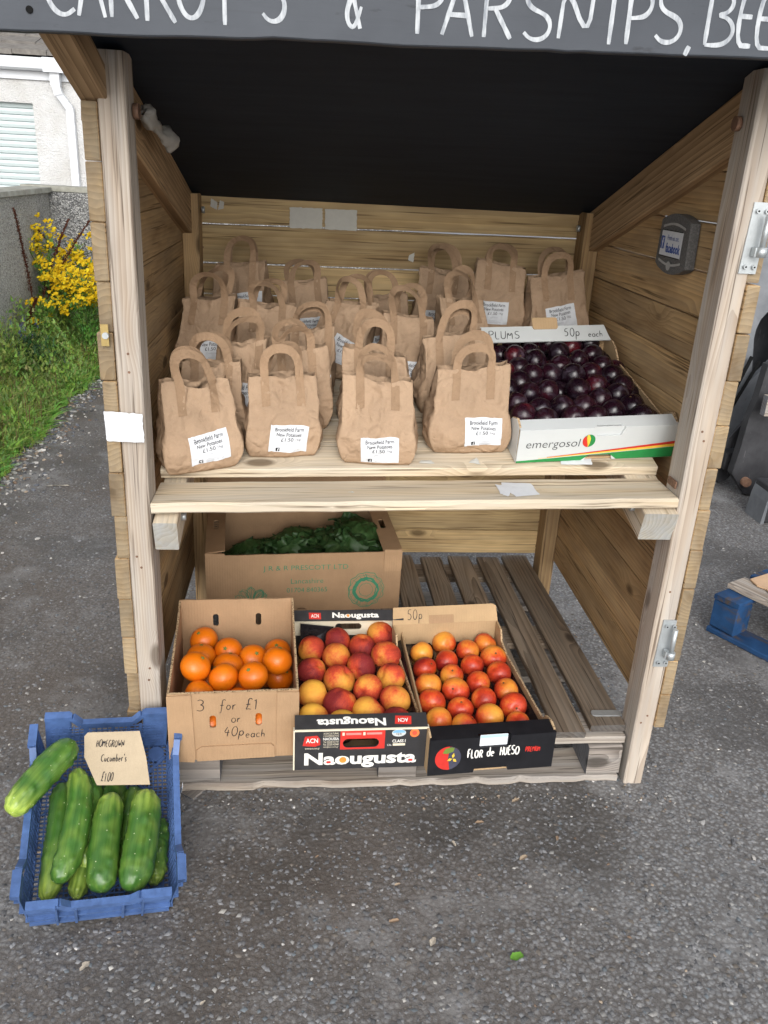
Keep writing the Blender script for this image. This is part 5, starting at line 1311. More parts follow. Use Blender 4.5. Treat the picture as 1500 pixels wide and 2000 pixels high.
# --- nectarines: black fronted box
w_, d_, hf, hb = .286, .455, .092, .118
B = box_root('nectarine_box', (.180, -.122, PZ + .001), 5.5, 'black fronted cardboard box of nectarines with a red fruit emblem, right of the front row')
fo = [(-w_ / 2, 0), (-.040, 0), (-.037, .014), (.036, .014), (.040, 0), (w_ / 2, 0), (w_ / 2, hf), (.040, hf), (.038, hf - .026), (-.032, hf - .026), (-.035, hf), (-w_ / 2, hf)]
pf = plate('panel', fo, None, .006, M['blackbox'], B, fr_front())
plate('inner_panel', rect(-w_ / 2 + .004, .0, w_ / 2 - .004, hf - .002), None, .004, M['blackbox'], B, fr_front(0, .0065))
sk = plate('sticker', rrect(-.030, hf - .025, .033, hf + .004, .002), None, .0006, M['paper'], B, fr_front(0, .0040))
decal('print', rect(-.029, hf - .004, .032, hf + .003), plain('pale blue print', (.45, .62, .78), .5, .3, bump=0), sk, None)
for k in range(4): decal('print', rect(-.026, hf - .009 - k * .004, -.026 + .05 - k * .008, hf - .0078 - k * .004), M['inkfaint'], sk, None)
decal('print', ell(-.100, .044, .0290, .0310, 28), M['redprint'], pf, None, .0003)
decal('print', [(-.100, .044), (-.098, .0745)] + ell(-.100, .044, .0290, .0310, 16, 75, -80) , M['slateprint'], pf, None, .0006)
decal('print', [(-.113, .058), (-.108, .070), (-.094, .073), (-.087, .070), (-.090, .061), (-.103, .056)], M['leafprint'], pf, None, .0009)
for a in (80, 200, 320): decal('print', [(-.090 + (.011 * math.cos(R(a + q)) * s_), .043 + (.013 * math.sin(R(a + q)) * s_)) for q, s_ in ((0, .1), (-28, .65), (0, 1.15), (28, .65))], M['yellowprint'], pf, None, .0012)
G['F'] = [[(.5, 1), (.05, 1), (.05, 0)], [(.05, .52), (.38, .52)]]; G['d'] = [[(.38, 1), (.40, 0)], arc(.2, .28, .19, .28, 20, 380, 10)]
hand('lettering', 'FLOR', M['whiteprint'], pf, None, -.056, .041, .022, .0031, .50, .0, .11, .05)
hand('lettering', 'de', M['whiteprint'], pf, None, -.012, .042, .023, .0031, .62, .0, .12, .05)
hand('lettering', 'HUESO', M['whiteprint'], pf, None, .018, .043, .022, .0031, .50, .0, .11, .05)
hand('lettering', 'PREMIUM', M['redprint'], pf, None, .076, .047, .0135, .0019, .45, .0, .12, .03)
top = frame((0, .0005, hf + .001), (1, 0, 0), (0, .985, .17))
plate('rim_flap', [(-w_ / 2, 0), (-.036, 0), (-.034, .012), (.037, .012), (.039, 0), (w_ / 2, 0), (w_ / 2 - .004, .040), (-w_ / 2 + .004, .040)], None, .003, M['blackbox'], B, top @ T(0, -.0005, 0))
pb = plate('panel', rect(-w_ / 2, 0, w_ / 2, hb), None, TC, M['card2'], B, frame((0, d_ - TC, 0), (1, 0, 0), (0, 0, 1)))
bt = plate('rim_flap', [(-w_ / 2, 0), (w_ / 2, 0), (w_ / 2 - .003, .040), (w_ / 2 - .012, .046), (-w_ / 2 + .002, .045)], None, TC, M['card2'], B, frame((0, d_ - .006, hb), (1, 0, 0), (0, .45, .9)))
hand('handwriting', '50p', M['pen'], bt, None, -.104, .012, .026, .0018, .75, .05, .2)
decal('crease', rrect(-.046, .0, .022, .022, .002), M['card'], bt, None, .0003)
for sx, fr_, ax in ((-1, fr_left(w_), -1), (1, fr_right(w_), 1)):
    pts = [(.006, 0), (d_ - .005, 0), (d_ - .005, hb), (d_ - .045, hb - .004), (d_ - .060, hf - .006), (d_ - .11, hf - .018), (.075, hf - .018), (.060, hf + .002), (.030, hf + .010), (.008, hf + .004)]
    pts = [(ax * a, b) for a, b in pts]
    if ax < 0: pts = pts[::-1]
    plate('panel', pts, None, TC, M['card2'], B, fr_)
    xq = sx * (w_ / 2 - .0021)
    edge_strip(B, [(xq, .008, hf + .0048), (xq, .030, hf + .0108), (xq, .060, hf + .0028), (xq, .075, hf - .0172), (xq, d_ - .11, hf - .0172), (xq, d_ - .06, hf - .0052), (xq, d_ - .045, hb - .0032)], .0046, (1, 0, 0))
mb = MB(); mb.box((-w_ / 2 + TC, .006, 0), (w_ / 2 - TC, d_ - TC, .004)); mb.build('base', M['card2'], B)
cell_tray(B, w_ - .012, d_ - .022, .056, .030, local_cells(B, NECTARINES), M['tray'], .011)

# --- cabbages: wide brown box behind
w_, d_, hf, hb = .565, .335, .188, .315
B = box_root('cabbage_box', (-.237, .592, PZ + .001), 5.0, 'wide brown cardboard box of savoy cabbages with green print behind the oranges', 'vegetable box')
pf = plate('panel', [(-w_ / 2, 0), (-.03, 0), (-.02, .012), (.0, .012), (.01, 0), (w_ / 2, 0), (w_ / 2, hf)] + wavy(-w_ / 2, w_ / 2, hf, .0016)[::-1][1:], None, TC, M['card'], B, fr_front())
for nm, s_, x_, z_, ww, hh_ in (('lettering', 'J R & R PRESCOTT LTD', .002, .142, .246, .020), ('lettering', 'Lancashire', .006, .101, .094, .016), ('lettering', '01704 840365', .006, .072, .118, .015)):
    text(nm, s_, M['inkgreen'], pf, None, x_, z_, ww, hh_, -.004)
def sketch(parent, cx, cz, sx, sz, seed, leaves, ring):
    mb = MB(); rd_ = random.Random(seed)
    def rib(p, wd, e): ribbon(mb, p, wd, lambda a, b, e=e: (a, -e, b), .3)
    if ring:
        for k, (r0, wd) in enumerate(((1.0, .0022), (.90, .0014), (.68, .007), (.58, .0040), (.38, .0015))):
            p = [(cx + sx * r0 * (1 + .10 * mnoise.noise((math.cos(a) * 2.5 + k * 3, math.sin(a) * 2.5, seed)) + .03 * math.sin(a * 13 + k)) * math.cos(a), cz + sz * r0 * (1 + .10 * mnoise.noise((math.cos(a) * 2.5, math.sin(a) * 2.5 + k, seed)) + .03 * math.sin(a * 13)) * math.sin(a)) for a in [6.2832 * i / 60 for i in range(61)]]
            rib(p, wd, .0004 + .00012 * k)
    for k in range(leaves):
        a = rd_.uniform(.2, 2.9) if not ring else rd_.random() * 6.28; r0 = .62 if ring else .1; r1 = .95
        b = (cx + sx * r0 * math.cos(a), cz + sz * r0 * math.sin(a)); c = (cx + sx * r1 * math.cos(a + .15), cz + sz * r1 * math.sin(a + .15))
        if ring: rib(smooth_path([b, ((b[0] + c[0]) / 2 + .002, (b[1] + c[1]) / 2 - .002), c], 1), .0011, .0012)
        else:
            m1 = ((b[0] * .4 + c[0] * .6) - (c[1] - b[1]) * .28, (b[1] * .4 + c[1] * .6) + (c[0] - b[0]) * .28); m2 = ((b[0] * .4 + c[0] * .6) + (c[1] - b[1]) * .28, (b[1] * .4 + c[1] * .6) - (c[0] - b[0]) * .28)
            rib(smooth_path([b, m1, c, m2, b], 2), .0013, .0005 + .0001 * k); rib([b, c], .0009, .0005 + .0001 * k)
    mb.build('print', M['inkgreen'], parent)
sketch(pf, .180, .066, .053, .056, 3, 26, True)
sketch(pf, -.155, .028, .060, .066, 8, 15, False)
plate('panel', [(-w_ / 2, 0), (w_ / 2, 0), (w_ / 2, hb), (-w_ / 2, hb)], None, TC, M['card'], B, fr_back(d_))
for sx, fr_, ax in ((-1, fr_left(w_), -1), (1, fr_right(w_), 1)):
    pts = [(ax * a, b) for a, b in ((TC, 0), (d_ - TC, 0), (d_ - TC, hb), (d_ - .03, hf + .012), (TC, hf + .004))]
    if ax < 0: pts = pts[::-1]
    plate('panel', pts, None, TC, M['card'], B, fr_)
    x_in = sx * (w_ / 2 - .004)
    # top flange folded inwards, with a hand hole, and a tab folded over the front
    if sx < 0: fm = frame((-w_ / 2, .001, hf + .009), (0, 1, .03), (-1, 0, -.12)); hp_ = rrect(.150, -.035, .215, -.020, .007)
    else: fm = frame((w_ / 2 - .054, .001, hf + .0035), (0, 1, .03), (-1, 0, .12)); hp_ = rrect(.150, -.032, .215, -.016, .007)
    fp = plate('rim_flap', rect(0, -.055, d_ - .01, 0), [hp_], .003, M['card'], B, fm) if sx < 0 else plate('rim_flap', rect(0, -.055, d_ - .01, 0), [hp_], .003, M['card'], B, frame((w_ / 2 - .055, .001, hf + .0025), (0, 1, .03), (-1, 0, -.12)))
    xa, xb = (-w_ / 2 - .0005, -w_ / 2 + .054) if sx < 0 else (w_ / 2 - .052, w_ / 2 + .0005)
    plate('flap', [(xa, hf - .058), (xa + .004, hf - .062), (xb - .004, hf - .062), (xb, hf - .056), (xb, hf + .007), (xa, hf + .009)], None, .003, M['card'], B, fr_front(0, -.0034))
fw_ = frame((-w_ / 2 + .050, .028, hf + .0035), (0, 1, .03), (-1, 0, .12))
hand('handwriting', 'SAVOY', M['pen'], B, fw_, .0, .008, .027, .0022, .78, .0, .14, .05, off=-.0075)
hand('handwriting', '£1.50', M['pen'], B, fw_, .170, .010, .026, .0020, .75, .1, .14, .05, off=-.0095)
mb = MB(); mb.box((-w_ / 2 + TC, TC, 0), (w_ / 2 - TC, d_ - TC, .004)); mb.build('base', M['card'], B)

# --- plums: white printed box on the sloping shelf
w_, d_, hf, hb = .368, .470, .082, .092
o_ = Vector((.411, .160, shelf_z(.411, .160) + .002))
nrm = Vector((-.03, -SL, 1)).normalized(); xd = Vector((math.cos(R(4.5)), math.sin(R(4.5)), 0)); xd = (xd - nrm * xd.dot(nrm)).normalized()
B = box_root('plum_box', o_, 0, 'white printed cardboard box of dark plums at the right end of the shelf', mw=frame(o_, xd, nrm))
fo = [(-w_ / 2, 0), (-.026, 0), (-.022, .013), (.036, .013), (.040, 0), (w_ / 2, 0), (w_ / 2, hf), (.058, hf), (.050, hf - .020), (-.006, hf - .020), (-.014, hf), (-w_ / 2, hf)]
pf = plate('panel', fo, None, .0045, M['whitebox'], B, fr_front())
plate('inner_panel', rect(-w_ / 2 + .003, .015, w_ / 2 - .003, hf + .001), None, .003, M['whitebox'], B, fr_front(0, .005))
n = 16
sw = lambda x, k: max(.0, .004 + k * (((x + w_ / 2) / w_) ** 1.25))
xs = [-w_ / 2 + w_ * i / n for i in range(n + 1)]
def band(name, k0, k1, mat, off, x0=0):
    xx = [x for x in xs if x > -w_ / 2 + x0]
    low = [(x, sw(x, k0) - .004 if k0 else .0004) for x in xx]
    if not k0: low = [(x, .0004) if not (-.026 < x < .040) else (x, .0134) for x in xx]
    decal(name, low + [(x, sw(x, k1) - .004 + .0004) for x in xx[::-1]], M[mat], pf, None, off)
def band2(name, f0, f1, mat, off, x0, x1=None):
    m_ = 22; X0 = -w_ / 2 + x0; X1 = w_ / 2 - .0005; xx = [X0 + (X1 - X0) * i / m_ for i in range(m_ + 1)]; mb = MB()
    vs = [(x, -off, f0(x)) for x in xx] + [(x, -off, f1(x)) for x in xx]
    mb.add(vs, [(i, i + 1, m_ + 2 + i, m_ + 1 + i) for i in range(m_)]); mb.build(name, M[mat], pf)
u_ = lambda x: (x + w_ / 2) / w_
gl = lambda x: (.0136 if -.0262 < x < .0402 else .0004)
band2('print', gl, lambda x: max(gl(x), .005 + .022 * u_(x) ** 1.1), 'greenprint', .0004, 0)
band2('print', lambda x: .007 + .021 * u_(x) ** 1.1, lambda x: .007 + .028 * u_(x) ** 1.1, 'yellowprint', .0006, .05)
band2('print', lambda x: .007 + .028 * u_(x) ** 1.1, lambda x: .007 + .035 * u_(x) ** 1.1, 'redprint', .0006, .07)
text('lettering', 'emergosol', M['ink'], pf, None, -.104, .0440, .124, .026, -.012, .1)
decal('print', ell(-.0225, .051, .0148, .0160, 22), M['greenprint'], pf, None, .0004)
decal('print', [(-.0285, .0365), (-.0225, .0355), (-.0235, .0665), (-.0280, .0655)] , M['yellowprint'], pf, None, .0007)
decal('print', [(-.0225, .0352), (-.0290, .0580)] + ell(-.0225, .051, .0150, .0162, 9, 125, 255), M['redprint'], pf, None, .0009)
decal('print', [(-.0232, .0352), (-.0275, .0590), (-.0240, .0672), (-.0195, .0570), (-.0200, .0450)], M['yellowprint'], pf, None, .0012)
top = frame((0, .0005, hf + .001), (1, 0, 0), (0, .985, .17))
plate('rim_flap', [(-w_ / 2, 0), (-.014, 0), (-.006, .010), (.050, .010), (.058, 0), (w_ / 2, 0), (w_ / 2 - .004, .038), (-w_ / 2 + .004, .036)], None, .003, M['whitebox'], B, top @ T(0, -.0005, 0))
plate('panel', rect(-w_ / 2, 0, w_ / 2, hb), None, TC, M['card2'], B, frame((0, d_ - TC, 0), (1, 0, 0), (0, 0, 1)))
bt = plate('rim_flap', [(-w_ / 2 + .004, 0), (w_ / 2 - .004, 0), (w_ / 2 - .016, .045), (-w_ / 2 + .016, .045)], None, TC, M['whitebox'], B, frame((0, d_ - .040, hb + .001), (1, 0, 0), (0, .75, .55)))
hand('handwriting', 'PLUMS', M['pen'], bt, None, -.150, .010, .022, .0022, .95, .1, .22, .05)
hand('handwriting', '50p', M['pen'], bt, None, .055, .013, .024, .0022, .85, .1, .2, .05); hand('handwriting', 'each', M['pen'], bt, None, .120, .010, .018, .0019, .95, .1)
plate('tab', rrect(-.028, .030, .040, .062, .006), None, .003, M['card2'], B, frame((0, d_ - .036, hb + .004), (1, 0, 0), (0, .70, .62)))
for sx, fr_, ax in ((-1, fr_left(w_), -1), (1, fr_right(w_), 1)):
    pts = [(.005, 0), (d_ - .005, 0), (d_ - .005, hb), (d_ - .05, hb), (d_ - .075, hb - .008), (d_ - .11, hf - .022), (.085, hf - .022), (.062, hf), (.034, hf + .012), (.010, hf + .002)]
    pts = [(ax * a, b) for a, b in pts]
    if ax < 0: pts = pts[::-1]
    plate('panel', pts, None, TC, M['card2'], B, fr_)
    if ax < 0: plate('outer_lining', pts, None, .0008, M['whitebox'], B, fr_ @ T(0, -.001, 0))
    xq = sx * (w_ / 2 - .0021)
    edge_strip(B, [(xq, .010, hf + .0028), (xq, .034, hf + .0128), (xq, .062, hf + .0008), (xq, .085, hf - .0212), (xq, d_ - .11, hf - .0212), (xq, d_ - .075, hb - .0072), (xq, d_ - .05, hb + .0008)], .0046, (1, 0, 0))
mb = MB(); mb.box((-w_ / 2 + TC, .006, 0), (w_ / 2 - TC, d_ - TC, .004)); mb.build('base', M['card2'], B)
# crumpled dark liner under the plums
vs, fs = [], []
n, mm = 34, 40
for j in range(mm + 1):
    for i in range(n + 1):
        x = -w_ / 2 + .006 + (w_ - .012) * i / n; y = .010 + (d_ - .018) * j / mm; ed = min(i, n - i, j, mm - j)
        z = .030 + .010 * mnoise.noise((x * 30, y * 30, 1)) + (.018 if ed == 0 else (.010 if ed == 1 else 0)); vs.append((x, y, z))
for j in range(mm):
    for i in range(n): a = j * (n + 1) + i; fs.append((a, a + 1, a + n + 2, a + n + 1))
mesh('plastic_liner', vs, fs, plain('dark glossy plastic film', (.010, .006, .010), .18, .6, bump=0), B, None, True)

# ------------------------------------------------------------------ cabbages
def cabbage(loc, r, seed, label, tilt=(0, 0)):
    rd_ = random.Random(seed); t = empty('savoy_cabbage', loc, 0, (tilt[0], tilt[1], rd_.random() * 6.3))
    def leaf(az, size, open_, z0, tone):
        mb = MB(); n = 28; vs = []; cs = []
        for j in range(n + 1):
            for i in range(n + 1):
                u = (i / n * 2 - 1); v = j / n
                wd = size * .62 * math.sin(min(1, v * 1.15 + .12) * math.pi * .62) ** .7
                x = u * wd; arcl = size * 1.15 * v
                bend = open_ * v * v
                yy = -size * .10 - arcl * math.sin(.35 + bend) * .55; zz = z0 + arcl * math.cos(.25 + bend * .8) * .85
                cup = (u * u) * size * .22 * (1 - .4 * v)
                yy += cup
                k = (seed * 3.1 + az)
                cr = .018 * mnoise.noise((x * 50 + k, arcl * 50, k)) + .014 * mnoise.noise((x * 90 + k, arcl * 90, k)) + (.016 * mnoise.noise((u * 5, v * 6, k)) if abs(u) > .7 or v > .8 else 0)
                yy += cr; zz += cr * .5
                vs.append((x, yy, zz))
                vein = max(math.exp(-(u / .06) ** 2), .7 * max(math.exp(-(((v - abs(u) * .55 - q) / .018) ** 2)) for q in (.1, .26, .42, .58, .74)))
                g = (.026 * tone, .068 * tone, .018 * tone); cs.append(tuple(a * (1 - .6 * vein) + b * .6 * vein for a, b in zip(g, (.12, .20, .075))))
        fs = []
        for j in range(n):
            for i in range(n): a = j * (n + 1) + i; fs.append((a, a + 1, a + n + 2, a + n + 1))
        mb.v = vs; mb.f = fs; mb.c = cs
        mb.build('leaf', M['leafmat'], t, Matrix.Rotation(az, 4, 'Z'), True)
    mb = MB(); n = 26; vs = []; cs = []
    for j in range(n + 1):
        for i in range(n * 2):
            th_, ph_ = math.pi * j / n, math.pi * i / n; v = Vector((math.sin(th_) * math.cos(ph_), math.sin(th_) * math.sin(ph_), math.cos(th_)))
            cr = 1 + .12 * mnoise.noise(v * 7 + Vector((seed, 0, 0))) + .12 * mnoise.noise(v * 15) + .05 * abs(mnoise.noise(v * 2.5 + Vector((0, seed, 0))))
            p = v * r * .62 * cr; vs.append((p.x, p.y, p.z * .9 + r * .45)); vein = max(0, 1 - abs(mnoise.noise(v * 5 + Vector((3, seed, 0)))) * 9); cs.append(tuple(a * (1 - .5 * vein) + b * .5 * vein for a, b in zip((.035, .085, .022), (.11, .19, .07))))
    mb.v, mb.c = vs, cs; mb.f = [(j * 2 * n + i, (j + 1) * 2 * n + i, (j + 1) * 2 * n + (i + 1) % (2 * n), j * 2 * n + (i + 1) % (2 * n)) for j in range(n) for i in range(2 * n)]
    mb.build('heart', M['leafmat'], t, None, True)
    for k in range(5): leaf(k * 1.257 + rd_.random() * .4, r * 1.12, .25 + .25 * rd_.random(), -.01, 1.1)
    for k in range(4): leaf(k * 1.571 + .5 + rd_.random() * .4, r * 1.2, .9 + .4 * rd_.random(), -.02, .85)
    tag(t, label, 'cabbage', 'savoy cabbages in the wide brown box')
M['leafmat'] = mk_col('cabbage leaf', .5, .4, 150, .25)
cabbage((-.095, .770, PZ + .075), .142, 4, 'pale veined savoy cabbage on the right side of the wide box', (.35, .1))
cabbage((-.258, .770, PZ + .055), .128, 5, 'dark savoy cabbage in the middle of the wide box', (.3, -.1))
cabbage((-.392, .765, PZ + .030), .112, 6, 'low dark savoy cabbage at the left of the wide box', (.25, -.2))

# ------------------------------------------------------------------ plaque on the right wall
def mk_slate():
    nt = NT('dark slate'); o = nt.obj(); g = nt.noise(o, 220, 4, .7); c = nt.ramp(g, [(.4, (.095, .092, .09)), (.62, (.16, .157, .152)), (.72, (.22, .21, .2))]); nt.bump(g, .4, .002); return nt.end(c, .7, .4)
B = empty('slate_plaque', (.597, .318, 1.240))
PF = frame((-.0245, .0, .0), (0, -1, 0), (0, 0, 1))
def pq(l): return [(a, b) for a, b in l]
body = []
body += [(-.084, -.045)] + [(-.084 + .168 * i / 10, -.048 - .016 * math.sin(math.pi * i / 10)) for i in range(0, 11)][1:-1] + [(.084, -.045), (.078, .050)] + [(.078 - .160 * i / 10, .052 + .014 * math.sin(math.pi * i / 10)) for i in range(1, 10)] + [(-.082, .050)]
ps = plate('slab', body, None, .022, mk_slate(), B, PF); bevel_poly(ps, .003)
lm = plain('grey relief', (.42, .41, .39), .6, .3); 
for zz, sg in ((.036, 1), (-.036, -1)):
    mb = MB(); ribbon(mb, [(-.062 + .124 * i / 14, zz + sg * .008 * math.sin(math.pi * i / 14)) for i in range(15)], .005, lambda a, b: (a, -.0022, b), 0); mb.build('relief_line', lm, ps)
decal('medallion', ell(.0, -.046, .012, .010, 18), lm, ps, None, .0028)
lab_ = decal('face_sticker', rect(-.066, -.028, .052, .030), M['paper'], ps, None, .0012)
decal('printed_mark', rrect(-.064, -.012, -.044, .016, .002), M['blueprint'], lab_, None, .0018); text('lettering', 'f', M['paper'], lab_, None, -.052, .001, .009, .024, .03, off=.0024)
text('lettering', 'Find us on:', M['blueprint'], lab_, None, .002, .014, .062, .011, 0, off=.0019); text('lettering', 'facebook', M['blueprint'], lab_, None, .008, -.008, .080, .021, .03, off=.0019)
for zz in (-.027, .029): decal('printed_line', rect(-.066, zz - .001, .052, zz + .001), M['ink'], lab_, None, .0019)
tag(B, 'small dark slate plaque with a blue and white sticker on the right inside wall', 'plaque')

# ------------------------------------------------------------------ blue plastic crate with cucumbers
M['blue'] = plain('blue plastic', (.080, .150, .345), .45, .45, var=.24, scale=55, bump=.08)
CW, CD, CH_ = .252, .360, .106
cm = T(-.614, -.368, .016) @ Matrix.Rotation(R(9), 4, 'Z') @ Matrix.Rotation(R(20), 4, 'X') @ Matrix.Rotation(R(5), 4, 'Y')
B = empty('plastic_crate'); B.matrix_basis = cm
tag(B, 'blue lattice sided plastic crate of cucumbers on the tarmac by the left post', 'crate')
flare = .014
def wall_pts(u, z, side):     # u along the wall, z height; walls lean outwards
    o = flare * z / CH_
    if side == 0: return Vector((-CW / 2 + CW * u, -o, z))
    if side == 1: return Vector((CW / 2 + o, CD * u, z))
    if side == 2: return Vector((CW / 2 - CW * u, CD + o, z))
    return Vector((-CW / 2 - o, CD - CD * u, z))
nrm4 = [Vector((0, -1, 0)), Vector((1, 0, 0)), Vector((0, 1, 0)), Vector((-1, 0, 0))]
for sd_ in range(4):
    L_ = CW if sd_ in (0, 2) else CD; mb = MB(); nb = int(L_ / .011); nd_ = nrm4[sd_]
    dip = .022
    hz = CH_ - dip
    for i in range(1, nb): mb.bar(wall_pts(i / nb, .006, sd_), wall_pts(i / nb, hz - .004, sd_), nd_, .0022, .0026 if i % 5 else .007)
    for k in range(1, 9): mb.bar(wall_pts(.03, hz * k / 9, sd_), wall_pts(.97, hz * k / 9, sd_), nd_, .0022, .0026 if k not in (3, 6) else .006)
    mb.build('lattice_wall', M['blue'], B)
    mb = MB()
    ns_ = 14
    for i in range(ns_):      # the rim sags between the raised corners
        f = lambda u: wall_pts(u, hz + dip * max(0, min(1, (abs(u - .5) - (.5 - .055 / L_ * 1.0) + .02) / .02)), sd_) + nd_ * .004
        a, b = f(i / ns_), f((i + 1) / ns_ + .002); mb.bar(a, b, (0, 0, 1), .013, .013)
    mb.build('rim', M['blue'], B)
    for q in (.33, .66):
        mb = MB(); mb.bar(wall_pts(q, .004, sd_) + nd_ * .006, wall_pts(q, hz, sd_) + nd_ * .006, nd_, .012, .005); mb.build('rib', M['blue'], B)
    mb = MB(); mb.bar(wall_pts(0.01, hz * .48, sd_) + nd_ * .004, wall_pts(.99, hz * .48, sd_) + nd_ * .004, nd_, .008, .005); mb.bar(wall_pts(0, .004, sd_) + nd_ * .003, wall_pts(1, .004, sd_) + nd_ * .003, nd_, .008, .010); mb.build('rib', M['blue'], B)
for sd_ in range(4):      # raised corners
    mb = MB(); nx_ = nrm4[sd_]; pv = (sd_ + 3) % 4
    Lc = .050; La = CW if sd_ in (0, 2) else CD; Lb = CW if pv in (0, 2) else CD
    for (s1, u0, u1, nn) in ((sd_, 0, Lc / La, nrm4[sd_]), (pv, 1 - Lc / Lb, 1, nrm4[pv])):
        for z0, z1, th_ in ((.0, CH_ - .002, .003),):
            a, b, c, d2 = wall_pts(u0, z0, s1), wall_pts(u1, z0, s1), wall_pts(u1, z1, s1), wall_pts(u0, z1, s1); o2 = nn * .003
            mb.add([a, b, c, d2, a + o2, b + o2, c + o2, d2 + o2], [(3, 2, 1, 0), (4, 5, 6, 7), (0, 1, 5, 4), (1, 2, 6, 5), (2, 3, 7, 6), (3, 0, 4, 7)])
        mb.bar(wall_pts(u0, CH_, s1) + nn * .006, wall_pts(u1, CH_, s1) + nn * .006, (0, 0, 1), .012, .016)
        for zz in (.04, .085): mb.bar(wall_pts(u0, zz, s1) + nn * .007, wall_pts(u1, zz, s1) + nn * .007, nn, .009, .004)
        ue = u1 if s1 == sd_ else u0; mb.bar(wall_pts(ue, .002, s1) + nn * .007, wall_pts(ue, CH_, s1) + nn * .007, nn, .010, .004)
    mb.build('corner_post', M['blue'], B)
    cp_ = wall_pts(0, .0, sd_); inw = Vector((-math.copysign(.022, cp_.x), .022 if cp_.y < CD / 2 else -.022, 0)); cyl('foot', cp_ + inw + Vector((0, 0, -.004)), cp_ + inw + Vector((0, 0, .010)), .017, M['blue'], B)
mb = MB()
for i in range(1, 27): x = -CW / 2 + CW * i / 27; mb.bar((x, 0, .004), (x, CD, .004), (0, 0, 1), .003, .0026)
for j in range(1, 39): y = CD * j / 39; mb.bar((-CW / 2, y, .0045), (CW / 2, y, .0045), (0, 0, 1), .003, .0026)
for (x, y) in ((-CW / 4, CD / 4), (CW / 4, CD / 4), (-CW / 4, CD * .75), (CW / 4, CD * .75)):
    mb.bar((x - .06, y - .06, .005), (x + .06, y + .06, .005), (0, 0, 1), .004, .005); mb.bar((x - .06, y + .06, .005), (x + .06, y - .06, .005), (0, 0, 1), .004, .005)
mb.build('base_grid', M['blue'], B)
lt = [(-.006, 0), (.004, .003), (.003, .018), (.008, .028), (.004, .045), (.006, .058), (-.004, .055), (-.006, .04), (-.003, .03), (-.007, .016)]
plate('torn_label', [(a + .21, b + .03) for a, b in lt], None, .0006, M['paper'], B, frame((CW / 2 + .016, 0, 0), (0, 1, 0), (.1, 0, 1)) @ T(0, -.0035, 0))
# an offcut of timber props up the crate's far end
off = empty('timber_offcut', (-.672, -.062, 0), R(9)); board('block', (-.10, 0, .0525), (.10, 0, .0525), (0, 1, 0), .07, .104, M['block'], off); tag(off, 'short timber offcut propping up the far end of the blue crate', 'wood block')

def mk_cuke():
    nt = NT('cucumber skin'); a = nt.n('VertexColor', layer_name='Col').outputs[0]; o = nt.obj()
    g = nt.noise(nt.map(o, (7, 150, 150)), 1, 3, .65); sp = nt.vor(nt.map(o, (1, 1, 1)), 75)
    c = nt.mix(nt.ramp(g, [(.32, .8), (.62, 0)]), a, nt.mix(1, a, (.50, .58, .45), 'MULTIPLY'))
    c = nt.mix(nt.ramp(sp, [(.05, .9), (.10, 0)]), c, (.55, .62, .36))
    nt.bump(nt.noise(o, 120, 4, .6), .12, .001); return nt.end(c, .33, .45)
M['cuke'] = mk_cuke()
CI = cm.copy()
def cucumber(p0, p1, r, bend, seed, label, pale=1.0, tone=1.0):
    p0, p1 = Vector(p0), Vector(p1); rd_ = random.Random(seed)
    x = (p1 - p0); L_ = x.length; x.normalize(); y = Vector((0, 0, 1)).cross(x).normalized(); z = x.cross(y)
    M4 = Matrix((x, y, z)).transposed().to_4x4(); M4.translation = (p0 + p1) / 2
    n, mth = 54, 36; vs, fs, cs = [], [], []; k = rd_.random() * 50
    warts = [(rd_.random(), rd_.random() * 6.283, rd_.uniform(.0012, .0030)) for _ in range(170)]
    for i in range(n + 1):
        t = .5 - .5 * math.cos(math.pi * i / n); s = t * 2 - 1
        rr = r * max(.0, (1 - abs(s) ** 5.5)) ** .5 * (.90 + .10 * t if True else 1) * (1 + .05 * mnoise.noise((t * 4, k, 0)))
        if i in (0, n): rr = r * .10
        cx = L_ * (t - .5); cy = bend * (1 - s * s)
        for j in range(mth):
            a = 2 * math.pi * j / mth
            q = rr * (1 + .025 * math.cos(3 * a + k) + .012 * math.cos(10 * a) * min(1, abs(s) * 1.6) + .035 * mnoise.noise((math.cos(a) * 1.5 + k, math.sin(a) * 1.5, t * 5)))
            for (wt, wa, wh) in warts:
                da = (a - wa + math.pi) % 6.283 - math.pi; dd = ((t - wt) * L_ / .0042) ** 2 + (da * rr / .0042) ** 2
                if dd < 4: q += wh * math.exp(-dd)
            vs.append((cx, cy + q * math.cos(a), q * math.sin(a)))
            st = .5 + .5 * math.cos(a * 10 + 2 * mnoise.noise((t * 3, a, k)))
            pe_ = max(0, 1 - t / .30) ** 1.3 * pale; f = max(0, min(1, pe_ * (.55 + .7 * st) + .26 * mnoise.noise((t * 9 + k, math.cos(a) * 1.6, math.sin(a) * 1.6)) + .05 * st * max(0, 1 - t * 1.3) + .06))
            dk = (.060 * tone, .165 * tone, .026 * tone); lt_ = (.40, .52, .09); cs.append(tuple(u * (1 - f) + v * f for u, v in zip(dk, lt_)))
    for i in range(n):
        for j in range(mth): fs.append((i * mth + j, i * mth + (j + 1) % mth, (i + 1) * mth + (j + 1) % mth, (i + 1) * mth + j))
    fs += [tuple(range(mth - 1, -1, -1)), tuple(n * mth + j for j in range(mth))]
    fs = [f[::-1] for f in fs]
    mb = MB(); mb.v, mb.f, mb.c = vs, fs, cs
    t = mb.build('cucumber', M['cuke'], None, M4, True)
    tag(t, label, 'cucumber', 'cucumbers in the blue crate')
def L(x, y, z): return CI @ Vector((x, y, z))
